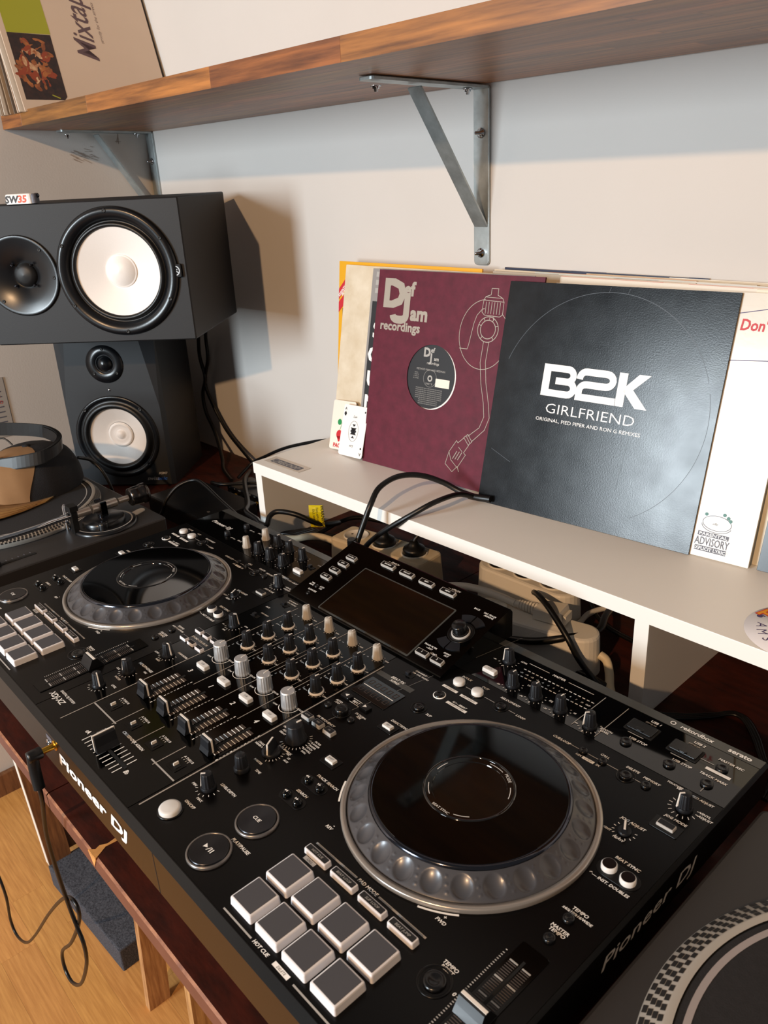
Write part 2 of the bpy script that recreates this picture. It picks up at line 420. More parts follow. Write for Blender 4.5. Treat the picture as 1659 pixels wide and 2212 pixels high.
# ------------------------------------------------------------------ wooden wall shelf (laminated staves)
sh = thing('wall_shelf', 'long brown laminated wood shelf on two steel brackets', 'shelf', (XL+2, 250, 602), (-1.35, -.14, .9))
lane = 309/8
for k in range(8):
    x = 0; first = True
    while x < 2000:
        L = random.uniform(260, 520) if not first else random.uniform(90, 300); first = False
        L = min(L, 2000-x)
        b = MB(); b.rbox(L-.15, lane-.15, 26, .2, .5 if k in (0, 7) else .25, M=T(L/2, lane/2, 0), k=1)
        part('stave', b, M['shelfwood'], sh, (x, k*lane, 0)); x += L
def bracket(x, label, arm):
    y = wy(x)
    t = thing('shelf_bracket', label, 'bracket', (x, y, 350))
    W = 29; zt = 596-350
    b = MB(); b.rbox(W, 244, 4, 6, .8, M=T(0, 124, .5), k=3); part('wall_plate', b, M['zinc'], t, rot=(90, 0, 0))
    b = MB(); b.rbox(W, arm, 4, 6, .8, M=T(0, -arm/2, 0), k=3)
    part('arm', b, M['zinc'], t, (0, -1, zt-5), (-1.5, 0, 0))
    p0 = Vector((0, -arm*.62, zt-6)); p1 = Vector((0, -5, 57)); d = p1-p0; L = d.length; a = math.degrees(math.atan2(-d.z, d.y))
    b = MB(); b.rbox(W-4, L, 3, 1, .4, M=T(0, L/2, 0), k=1); part('strut', b, M['zinc'], t, tuple(p0), (-a, 0, 0))
    for (yy, zz, ax) in ((-4, 185, 'w'), (-4, 20, 'w'), (-arm+18, zt-5, 'a'), (-32, zt-5, 'a')):
        b = MB(); b.lathe([(7, 0), (7, 1.2), (4.6, 1.2), (4.6, 3.5), (2.6, 4.2), (2.4, 12 if ax == 'w' else 7), (0, 12.6 if ax == 'w' else 7.6)], 12)
        part('bolt', b, M['chrome'], t, (0, yy-1, zz), (90, 0, 0) if ax == 'w' else (180, 0, 0))
bracket(-491.5, 'steel bracket above the maroon record sleeve', 222)
bracket(-1439, 'steel bracket in the corner above the loudspeakers', 205)

# ------------------------------------------------------------------ white raised shelf unit
ws = thing('monitor_riser', 'white raised desk shelf standing behind the controller', 'shelf', (-786, 317, -113), (0, 0, .75))
b = MB(); b.rbox(1500, 262, 19.5, .8, .6, M=T(750, 131, 131)); part('top_board', b, M['whitelam'], ws)
for x0 in (1, 739, 1480):
    b = MB(); b.rbox(18, 255, 130.7, .6, 0, M=T(x0+9, 130, .1)); part('upright', b, M['whitelam'], ws)

# ------------------------------------------------------------------ DJ controller
CO = (-283, 0, -113)
ct = thing('dj_controller', 'large black four channel DJ controller with two jog wheels and a screen', 'controller', CO)
def cp(name, mb, mats, x=0, y=0, z=0, rot=None, label=None, parent=None, kind=None):
    if parent is None: return part(name, mb, mats, ct, (x-CO[0], y-CO[1], z-CO[2]), rot, label, kind)
    return part(name, mb, mats, parent, (x, y, z), rot, label, kind)
XA, XB, YF, YB = -721, 153, -208, 219
b = MB()
b.loft([[(XA+24, -215, -49), (XB-24, -215, -49), (XB-24, YB+3, -49), (XA+24, YB+3, -49)], [(XA, -215, -37), (XB, -215, -37), (XB, YB+3, -37), (XA, YB+3, -37)], [(XA, -215, -5), (XB, -215, -5), (XB, YB+3, -5), (XA, YB+3, -5)],
        [(XA+3, -208.5, -.6), (XB-2, -208.5, -.6), (XB-2, YB, -.6), (XA+3, YB, -.6)]], 0, False)
cp('chassis', b, M['body'])
b = MB(); b.box(XA+25, XB-28, -170, YB-14, -104, -49); cp('base', b, M['black'])
for x in (XA+70, -283, XB-60):
    for y in (-145, 160):
        b = MB(); b.lathe([(14, 0), (15, 1), (16, 9.2)], 20); cp('foot', b, M['black'], x, y, -113)
# face plates
XS1, XS2 = -414, -205
def plate(name, x0, x1, y0, y1, m, z=-.6, h=.6):
    b = MB(); b.box(x0, x1, y0, y1, z, z+h); return cp(name, b, m)
plate('deck_plate', XA+3.2, XS1-.5, -207.5, 141, M['plate']); plate('deck_plate', XS2+.5, XB-2.4, -207.5, 141, M['plate'])
plate('mixer_plate', XS1+.5, XS2-.5, -207.5, 141, M['gloss'])
plate('rear_plate', XA+3.2, XB-2.4, 142, 206.5, M['mirror'], h=.4)
b = MB(); b.add([(XA+3, 206.8, .1), (XB-2, 206.8, .1), (XB-2, YB, -.4), (XA+3, YB, -.4)], [(0, 1, 2, 3)]); cp('rear_strip', b, M['strip'])

# printed lettering and lines, one flat layer
pr = MB()          # 0 white, 1 dim, 2 brown, 3 grey
def tx(s, x, y, h=2.4, sx=1.0, mi=0, **k): pr.text(s, x, y, h, sx=sx, shear=k.pop('shear', .18), bold=k.pop('bold', .028), z=.25, mi=mi, **k)
def ln(x0, y0, x1, y1, w=.8, mi=0): pr.line((x0, y0), (x1, y1), w, z=.22, mi=mi)
def tag(s, x, y, w, h=3.6):
    pr.poly([(x-w/2, y-h/2), (x+w/2, y-h/2), (x+w/2, y+h/2), (x-w/2, y+h/2)], .2, 0)
    if s: pr.text(s, x, y-.9, 1.9, shear=.18, z=.3, mi=4)
def ticks(x, y, r, a0=-130, a1=-20, n=6, l=2.0):
    for i in range(n):
        a = R(a0+(a1-a0)*i/(n-1)); pr.line((x+r*math.cos(a), y+r*math.sin(a)), (x+(r+l)*math.cos(a), y+(r+l)*math.sin(a)), .55, z=.22)
def allticks(x, y, r, l=1.6): ticks(x, y, r, -135, 225-270+90+0 if False else -135, 2, l) if False else [ticks(x, y, r, 135+0, 405, 11, l), ticks(x, y, r, -91, -89, 2, l+1.2)]

# ---- knobs
KM = {}
def knob_mesh(kind):
    if kind in KM: return KM[kind]
    b = MB(); p = MB(); ex = None
    if kind == 'eq':
        b.lathe([(7.0, 0), (7.0, 2.6), (6.4, 3.4)], 24); b.lathe([(6.6, 3), (6.2, 4), (5.2, 18.2), (4.9, 18.9), (0, 19)], 48, flute=.11, nf=12)
        p.box(-.65, .65, .6, 5.0, 18.9, 19.35); p.box(-.65, .65, 4.85, 5.2, 15.5, 19.3)
        ex = MB(); ex.lathe([(8.2, .1), (8.4, 1.0), (8.0, 2.2), (6.8, 2.4)], 32)
        mats = (M['knob'], M['pointer'], M['ringw'])
    elif kind == 'trim':
        b.lathe([(6.4, 0), (6.4, 2.6), (5.6, 4.4), (4.6, 15.6), (4.3, 16.4), (0, 16.5)], 40, flute=.06, nf=10)
        p.box(-.5, .5, .6, 4.3, 16.4, 16.8); mats = (M['knobw'], M['pointer'], None)
    elif kind == 'std':
        b.lathe([(7.0, 0), (7.2, 1.6), (6.6, 3.2)], 28); b.lathe([(6.3, 3), (6.0, 4), (5.0, 15.6), (4.7, 16.2), (0, 16.3)], 48, flute=.11, nf=12)
        p.box(-.6, .6, .8, 4.9, 16.2, 16.65)
        p.add([(-.6, 4.9, 16.6), (.6, 4.9, 16.6), (.7, 6.9, 2.2), (-.7, 6.9, 2.2), (-.6, 4.0, 16.6), (.6, 4.0, 16.6), (.7, 5.8, 2.2), (-.7, 5.8, 2.2)],
              [(0, 3, 2, 1), (1, 2, 6, 5), (0, 4, 7, 3), (0, 1, 5, 4)])
        mats = (M['knob'], M['pointer'], None)
    elif kind == 'color':
        b.lathe([(8.2, 0), (8.3, 1), (7.4, 18.6)], 108, flute=.05, nf=18, cap=False); b.lathe([(7.4, 18.6), (6.9, 19.6), (6.6, 19.8)], 48, cap=False); b.disc(6.6, 19.8, 48)
        p.box(-.45, .45, .5, 7.1, 19.7, 20.1); mats = (M['silver'], M['pointer'], None)
    elif kind == 'big':
        b.lathe([(10.6, 0), (10.8, 1.6), (9.2, 4), (8.0, 16.8), (7.4, 18), (0, 18.3)], 48, flute=.04, nf=10)
        p.box(-.9, .9, 2.5, 7.6, 18.1, 18.7); mats = (M['knob'], M['pointer'], None)
    elif kind == 'fin':
        b.lathe([(9.0, 0), (9.0, 2.2), (8.0, 3.2), (7.0, 3.4)], 32)
        b.loft([[(-3.6, -8, 3), (3.6, -8, 3), (3.6, 8, 3), (-3.6, 8, 3)], [(-1.4, -6, 13), (1.4, -6, 13), (1.4, 6.5, 13), (-1.4, 6.5, 13)]], 0, False)
        p.box(-.75, .75, -5.5, 6.6, 13, 13.5); p.add([(-.75, 6.5, 13.4), (.75, 6.5, 13.4), (.85, 8.3, 3), (-.85, 8.3, 3)], [(0, 3, 2, 1)])
        mats = (M['knob'], M['pointer'], None)
    elif kind == 'finsmall':
        b.lathe([(5.6, 0), (5.6, 1.2), (4.8, 2)], 28)
        b.loft([[(-2, -5, 1.5), (2, -5, 1.5), (2, 5, 1.5), (-2, 5, 1.5)], [(-1.2, -4.6, 7), (1.2, -4.6, 7), (1.2, 5, 7), (-1.2, 5, 7)]], 0, False)
        p.box(-.8, .8, -4.4, 5.2, 7, 7.5); mats = (M['knob'], M['pointer'], None)
    elif kind == 'plain':
        b.lathe([(7.4, 0), (7.4, 2.4), (6.4, 4)], 28); b.lathe([(6.4, 3.5), (6.0, 5), (5.2, 15.4), (4.6, 16.6), (0, 16.8)], 48, flute=.1, nf=12); p = None
        mats = (M['knob'], M['pointer'], None)
    elif kind == 'mini':
        b.lathe([(4.6, 0), (4.8, 1), (4.2, 5.5), (3.8, 6), (0, 6.1)], 28, flute=.06, nf=10); p = None; mats = (M['knob'], None, None)
    KM[kind] = (b.data('knob', mats[0]), p.data('pointer', mats[1]) if p else None, ex.data('ring', mats[2]) if ex else None)
    return KM[kind]
def knob(kind, x, y, ang=90, label=None, z=0):
    k, p, e = knob_mesh(kind)
    o = cp('knob', k, None, x, y, z, (0, 0, ang-90), label)
    if p: part('pointer', p, None, o)
    if e: part('collar', e, None, o)
    return o
CH = (-345.8, -303.6, -261.4, -219.1)
for i, x in enumerate(CH):
    knob('trim', x, 94.7, label='pale grey trim knob')
    knob('eq', x, 66.2, label='black equaliser knob with white collar'); knob('eq', x, 37.5, label='black equaliser knob with white collar'); knob('eq', x, 8.9, label='black equaliser knob with white collar')
    knob('color', x, -25.5, 100, label='silver ribbed colour knob')
    for y in (94.7, 66.2, 37.5, 8.9): ticks(x, y, 9.0 if y < 90 else 7.4, -90, 35, 6, 1.2)
    pr.ring(10.6, 11.3, .22, 28, 0, T(x, -25.5, 0), -150, 25)
    tx('COLOR', x+13, -23, 2.0); tx('LOW', x-14, -34, 1.9); tx('TRIM', x+13, 95, 1.8); tx('HI', x+12.5, 67, 1.8); tx('MID', x+13, 37.5, 1.8); tx('LOW', x+13, 8, 1.8)
    for y in (60, 31, 2.5): tx('-26/-\u221e', x-11.5, y, 1.5)
    tx('-\u221e', x-10, 88, 1.6); tx('EQ/', x+13, 25.5, 1.6, mi=2); tx('ISO', x+13, 23, 1.6, mi=2)
    for j in range(18):
        ln(x-15.5, -8+j*5.6, x-15.5, -5.4+j*5.6, 1.2, 1)
    # little dashed level meter beside each fader
    for j in range(13): ln(x+16.6, -122+j*3.9, x+16.6, -119.6+j*3.9, 1.1, 0 if j % 4 == 0 else 1)
    tx('3124'[i], x-4.5, -65.5, 5.4, bold=.03)
# dividers between channels
for x in (-324.7, -282.5, -240.3):
    ln(x, -166, x, -131, 1.0, 5); ln(x, -74, x, 128, .8, 5)
ln(-372, -199, -372, 20, 1.1, 5); ln(-201.5, -199, -201.5, 88, 1.5, 5); ln(-372, 28, -372, 100, .8, 5)
for x in CH[:-1]: ln(x+15, -4, x+15, 60, .5, 5)
# cue buttons
def button(x, y, w, h, ht, m, label=None, r=1.6, ch=.8, txt=None, name='button', rim=None, taper=.3):
    b = MB(); b.rbox(w, h, ht, r, ch, taper=taper); o = cp(name, b, m, x, y, 0, None, label)
    if rim:
        c = MB(); c.rbox(w-2.2, h-2.2, .25, r*.6, 0, M=T(0, 0, ht)); part('cap', c, rim, o)
    if txt: pr.text(txt, x, y-.9, 1.9, shear=.15, z=ht+.3, mi=4 if not rim else 1)
    return o
for i, x in enumerate(CH): button(x, -49.5, 17, 8.2, 4.2, M['btnw'], 'white CUE button', txt='CUE')
# channel faders
cap = MB()
cap.loft([[(-7.6, -6.4, 0), (7.6, -6.4, 0), (7.6, 6.4, 0), (-7.6, 6.4, 0)], [(-7.4, -4.4, 5), (7.4, -4.4, 5), (7.4, 4.4, 5), (-7.4, 4.4, 5)],
          [(-7.2, -3.4, 13), (7.2, -3.4, 13), (7.2, 3.4, 13), (-7.2, 3.4, 13)], [(-6.8, -2.4, 14.5), (6.8, -2.4, 14.5), (6.8, 2.4, 14.5), (-6.8, 2.4, 14.5)]], 0, False)
capline = MB(); capline.box(-7.0, 7.0, -.9, .9, 14.5, 15.0); capline.box(7.2, 7.75, -.8, .8, 1, 14.9); capline.box(-7.75, -7.2, -.8, .8, 1, 14.9)
capd, capl = cap.data('fader_cap', M['knob']), capline.data('cap_line', M['pointer'])
for i, x in enumerate(CH):
    b = MB(); b.box(x-1.5, x+1.5, -124, -72, -.2, .35); cp('fader_slot', b, M['groove'])
    b = MB()
    for j in range(10):
        y = -118+j*4.4
        for s in (-1, 1):
            x0, x1 = (x+s*2.6, x+s*10.2)
            b.box(min(x0, x1), max(x0, x1), y-.1, y+2.9, .3, .7, 1); b.box(min(x0, x1), max(x0, x1), y-.6, y-.1, .3, .85, 0)
    cp('fader_scale', b, (M['white'], M['brownprint']))
    o = cp('fader_cap', capd, None, x, -118.5, 1, None, 'black fader cap with white line'); part('cap_line', capl, None, o)
# crossfader
b = MB(); b.box(-326, -253, -187, -184, -.2, .35); cp('fader_slot', b, M['groove'])
for j in range(11):
    x = -322+j*6.5; ln(x, -198, x, -188, 1.0); ln(x, -183, x, -173, 1.0)
o = cp('fader_cap', capd, None, -295, -185.5, 1, (0, 0, 90), 'black crossfader cap with white line'); part('cap_line', capl, None, o)
o.scale = (1.45, 1.0, 1.2)
tx('\u2039A', -330, -190, 4.4, bold=.04); tx('B\u203a', -248, -190, 4.4, bold=.04)
ln(-371, -163, -322, -163, 1.6, 1); ln(-248, -163, -206, -163, 1.6, 1); tx('CROSSFADER ASSIGN', -285, -164.5, 2.9)
for x in (-352.5, -308, -265.6, -223.3):
    b = MB(); b.rbox(16, 13, .5, 1, .2); cp('switch_frame', b, M['plate'], x, -151, 0)
    b = MB(); b.box(-4.6, 4.6, -2.8, 2.8, 0, .3); cp('switch_slot', b, M['groove'], x, -151, .6)
    b = MB(); b.box(-.7, .7, -2.4, 2.8, 0, 3); cp('switch_lever', b, M['pointer'], x, -151, .6)
    tx('A THRU B', x+2, -140, 2.3)
    for s in (-5, -1.5, 2, 5): ln(x+s, -142.8, x+s, -141, .5)
# headphone, microphone side column
knob('std', -398.5, -111.5, 229); knob('std', -398.5, -146, -15); knob('std', -396, -64.5, 5); knob('std', -395.6, 22.9, 35)
for x, y in ((-398.5, -111.5), (-398.5, -146), (-396, -64.5), (-395.6, 22.9)): ticks(x, y, 9.6, -135, 20, 8, 2.2)
tx('CUE', -413, -118, 2.2); tx('MASTER', -396, -127, 2.2); tx('MIX', -383, -101, 2.2); tx('HEADPHONES', -392, -96, 3.0); tx('LEVEL', -384, -137, 2.4)
tx('LOW', -411, -72, 2.2); tx('HIGH', -396, -79, 2.2); tx('PARAMETER', -383, -55, 2.4, rot=0)
tx('-\u221e', -409, 15, 2.2); tx('MIN', -397, 8, 2.0); tx('LEVEL', -382, 30, 1.8)
tx('SOUND COLOR FX', -396, -25.5, 2.6)
for y, n in ((-34.2, 3), (-13.9, 3)):
    for j in range(n): button(-413+j*16.6, y, 12.5, 6.4, 3.4, M['padside'], 'small white framed effect button', r=.8, ch=.4, rim=M['knob'])
tx('DIGITAL DJ SYSTEM', -402, -180, 2.6); tx('XDJ-XZ', -409, -190, 6, bold=.02)
tx('CH3 INPUT', -388, 104, 2.2); tx('LINE  PHONO', -386, 100, 1.9); tx('CH1 INPUT', -390, 62, 2.0); tx('AUX', -402, 75, 2.4)
def slider_switch(x, y, w=14, h=6):
    b = MB(); b.box(-w/2, w/2, -h/2, h/2, 0, .3); cp('switch_slot', b, M['groove'], x, y, .1)
    b = MB(); b.rbox(5, 4.2, 3.4, .4, .3); cp('switch_lever', b, M['knob'], x-1, y, .3)
slider_switch(-391, 94.2); slider_switch(-396.5, 53.7); slider_switch(-171, 95.7)
tx('CH4 INPUT', -163, 105, 2.2); tx('USB  LINE  PHONO', -160, 101, 1.9)
# beat fx column
b = MB(); b.box(-199, -147, 74, 81, 0, .3); cp('label_band', b, M['strip'])
pr.text('BEAT FX', -172, 79, 3.4, shear=.18, bold=.03, z=.5); pr.text('X-PAD', -172, 74.4, 3.0, shear=.18, bold=.03, z=.5)
b = MB(); b.rbox(50, 31, .8, 1, .3, M=T(0, 0, 0)); cp('display_window', b, M['screen'], -171, 51.5, 0)
for j in range(5):
    for (yy) in (59.5, 45):
        xx = -189+j*9
        pr.stroke([(xx-2.2, yy-3), (xx+2.2, yy-3), (xx+2.6, yy+3), (xx-1.8, yy+3)], .7, z=.95, mi=2, closed=True)
ln(-193, 52, -150, 52, .01); pr.line((-193, 52), (-149, 52), 1.0, z=.95, mi=0)
for x, g in ((-189.2, -1), (-160.9, 1)):
    b = MB(); b.rbox(12, 8, 2.6, 1.2, .5); cp('button', b, M['btnb'], x, 25.4, 0)
    pr.add([(x-2*g, 23.2, 2.8), (x+2.2*g, 25.4, 2.8), (x-2*g, 27.6, 2.8)], [(0, 1, 2) if g > 0 else (2, 1, 0)], 0)
tx('BEAT', -175, 24, 2.8, bold=.03); ln(-182, 28.6, -168, 28.6, .6); ln(-182, 22.4, -168, 22.4, .6)
b = MB(); b.lathe([(9.6, 0), (9.6, .6), (8.6, .8), (8.4, .2)], 36); cp('encoder_ring', b, M['body'], -173.5, 5.3)
b = MB(); b.lathe([(6.8, 0), (7.0, 4), (6.2, 6), (4, 6.4), (0, 6.1)], 36); cp('encoder', b, M['btnb'], -173.5, 5.3)
for x in (-192.5, -157.4):
    b = MB(); b.lathe([(4, 0), (3.9, 1.6), (3, 2.2), (0, 2.4)], 24); cp('button', b, M['btnb'], x, 3.2)
tx('AUTO', -189, 14, 2.2); tx('/TAP', -189, 11, 2.2); tx('FX QUAN-', -155, 13, 2.2); tx('TIZE', -155, 10, 2.2)
for x, t_ in ((-191.1, 'LOW'), (-174.4, 'MID'), (-157.4, 'HI')): button(x, -23.6, 12.6, 8, 3.6, M['dimwhite'], 'small grey framed frequency button', r=.8, ch=.5, rim=M['knob'], txt=t_)
tx('FX FREQUENCY', -174, -16, 2.5)
knob('big', -173, -51.5, 88); knob('fin', -174.8, -78.8, -62, 'black selector knob with a white blade'); knob('plain', -175.4, -110.9); knob('std', -176.1, -145.2, 229)
ticks(-173, -51.5, 13, -120, 60, 14, 2.6); ticks(-176.1, -145.2, 9.6, -135, 20, 7, 2.2); ticks(-174.8, -78.8, 11, -60, 30, 7, 2.4)
for j, t_ in enumerate(('DELAY', 'ECHO', 'PING PONG', 'SPIRAL')): tx(t_, -190, -56+j*3.6, 2.0)
for j, t_ in enumerate(('VINYL BRAKE', 'HELIX')): tx(t_, -170+8*j, -69+j*0, 1.8)
for j, t_ in enumerate(('FILTER', 'FLANGER', 'PHASER', 'PITCH', 'SLIP ROLL', 'ROLL')): tx(t_, -153, -42-j*3.4, 1.9)
tx('CROSS', -192, -79, 2.0); tx('FADER A', -192, -82, 2.0); tx('MASTER', -173, -96, 2.2); tx('MIC', -161, -71, 2.0); tx('1/2', -156, -74, 2.0); tx('AUX', -155, -78, 2.0)
tx('TIME', -162, -104, 2.4); tx('LEVEL/DEPTH', -161, -136, 2.6); tx('MIN', -189, -153, 2.4); tx('MAX', -169, -160, 2.4)
b = MB(); b.lathe([(11.2, 0), (11.2, .9), (10.2, 1.1), (10, .3)], 40); cp('button_ring', b, M['body'], -175.6, -183.1)
b = MB(); b.lathe([(9.6, 0), (9.6, 3.4), (8.9, 4.4), (7, 4.9), (0, 5.1)], 40); cp('button', b, M['btnw'], -175.6, -183.1, 0, None, 'round white on off button')
tx('ON/OFF', -170, -169, 2.8)

# ---- decks
padb = MB(); padb.rbox(27, 27.4, 7.2, 1.6, 1.3, taper=.5, k=3)
padd = padb.data('pad', M['padside']); pt = MB(); pt.rbox(22.6, 23.0, .35, .5, 0, M=T(0, 0, 7.1)); padt = pt.data('pad_top', M['padtop'])
mbtn = MB(); mbtn.rbox(26.5, 7.6, 5, 1.2, .8, taper=.3); mbd = mbtn.data('mode_button', M['padside'])
mt = MB(); mt.rbox(23.6, 4.8, .3, .6, 0, M=T(0, 0, 4.95)); mtd = mt.data('mode_top', M['btnb'])
# jog wheel meshes
ND = 25
jr = MB(); jr.lathe([(108.4, 0), (108.4, 3.2), (107.6, 4.2), (103.6, 4.4), (103.2, 1.0)], 128, cap=False); jrd = jr.data('outer_ring', M['jogring'])
js = MB(); na, nr = 600, 30; vs = []; fs = []
prof = [(102.6, 1.2), (102.9, 3.0)]+[(102.6-(102.6-84.5)*k/(nr-1), 3.4+(15.6-3.4)*(k/(nr-1))**.92) for k in range(nr)]
for (r, z) in prof:
    for i in range(na):
        a = 2*math.pi*i/na; dz = 0
        if r < 102.5:
            q = (a/(2*math.pi)*ND+.06) % 1-.5; dx = q*2*math.pi/ND*94/8.3; dy = (r-93.4)/7.4; d = math.hypot(dx, dy)
            if d < 1: dz = -3.0*(1-d*d)**.8
            for e in (-1, 0, 1):
                q2 = ((a/(2*math.pi)*ND+.56) % 1-.5); dd = math.hypot(q2*2*math.pi/ND*94-e*1.2, r-93.6-e*4.6)/1.2
                if dd < 1: dz += .6*(1-dd*dd)
        vs.append((r*math.cos(a), r*math.sin(a), z+dz))
for k in range(len(prof)-1):
    for i in range(na):
        j = (i+1) % na; fs.append((k*na+i, k*na+j, (k+1)*na+j, (k+1)*na+i))
js.add(vs, fs, 0, True); jsd = js.data('dimpled_rim', M['jogside'])
jc = MB(); jc.lathe([(84.6, 15.4), (84.2, 17.2), (83, 18.2), (81.6, 18.4), (80.8, 17.9)], 128, cap=False); jcd = jc.data('bezel', M['darkchrome'])
jp = MB(); jp.lathe([(81, 17.9), (80.6, 18.3)], 128, cap=False); jp.ring(38.6, 80.6, 18.3, 128); jpd = jp.data('platter', M['platter'])
jl = MB(); jl.lathe([(38.7, 18.3), (38.2, 19.0), (37.0, 19.1), (36.6, 18.4)], 96, cap=False); jl.ring(31.2, 36.6, 18.35, 96); jl.lathe([(31.2, 18.35), (30.9, 17.8)], 96, cap=False); jl.disc(30.9, 17.8, 96); jld = jl.data('display_lens', M['screen'])
jt = MB()
jt.ring(33.6, 34.1, 18.6, 20, 0, None, 20, 42); jt.ring(33.6, 34.1, 18.6, 20, 0, None, 75, 100); jt.ring(33.6, 34.1, 18.6, 20, 0, None, 215, 238); jt.ring(33.6, 34.1, 18.6, 20, 0, None, 290, 312); jt.ring(33.6, 34.1, 18.6, 16, 0, None, 165, 185)
jt.text('MODE', 16, 29, 2.6, z=18.7, rot=-32); jt.text('BEAT SYNC', 0, -35.5, 2.4, z=18.7)
jtd = jt.data('display_print', M['white'])
domew = MB(); domew.lathe([(6.4, 0), (6.4, 3), (5.8, 4.2), (3.5, 4.7), (0, 4.8)], 28); dwd = domew.data('button', M['btnw'])
ringb = MB(); ringb.lathe([(8.4, 0), (8.4, .6), (7.8, .7), (7.2, .1)], 32, cap=False); rbd = ringb.data('button_ring', M['body'])
domeb = MB(); domeb.lathe([(5.4, 0), (5.4, 1.6), (4.6, 2.4), (2.6, 2.4), (2.2, 2.0), (0, 1.9)], 28); dbd = domeb.data('button', M['btnb'])
domes = MB(); domes.lathe([(4.6, 0), (4.4, 2.4), (3.4, 3.8), (1.6, 4.5), (0, 4.7)], 28); dsd = domes.data('button', M['platter'])
sync = MB(); sync.lathe([(6.2, 0), (6.2, 3.6), (5.5, 4.6), (5.2, 4.7), (0, 4.7)], 32); syd = sync.data('button', M['btnw'])
sycap = MB(); sycap.disc(5.2, 4.75); sycd = sycap.data('cap', M['darkchrome'])
bigb = MB(); bigb.lathe([(16.4, 0), (16.4, 2.4), (15.8, 3.0)], 64, cap=False); bigb.disc(15.8, 3.0, 64); bbd = bigb.data('button', M['spun'])
bigr = MB(); bigr.lathe([(18.7, 0), (18.6, 1.8), (17.8, 2.6), (16.8, 2.4), (16.6, .5)], 64, cap=False); brd = bigr.data('button_ring', M['bronze'])
tcap = MB()
tcap.loft([[(-11, -9, 0), (11, -9, 0), (11, 9, 0), (-11, 9, 0)], [(-10.8, -6, 5), (10.8, -6, 5), (10.8, 6, 5), (-10.8, 6, 5)], [(-10.6, -3, 10.4), (10.6, -3, 10.4), (10.6, 3, 10.4), (-10.6, 3, 10.4)]], 0, False)
tcd = tcap.data('tempo_cap', M['satin']); tl = MB(); tl.box(-10.4, 10.4, -1.2, 1.2, 10.4, 10.9); tld = tl.data('cap_line', M['pointer'])
def capsule(x, y, w, h):
    b = MB(); b.rbox(w, h, .5, h/2-.2, .2, k=6); cp('button_well', b, M['body'], x, y, 0)
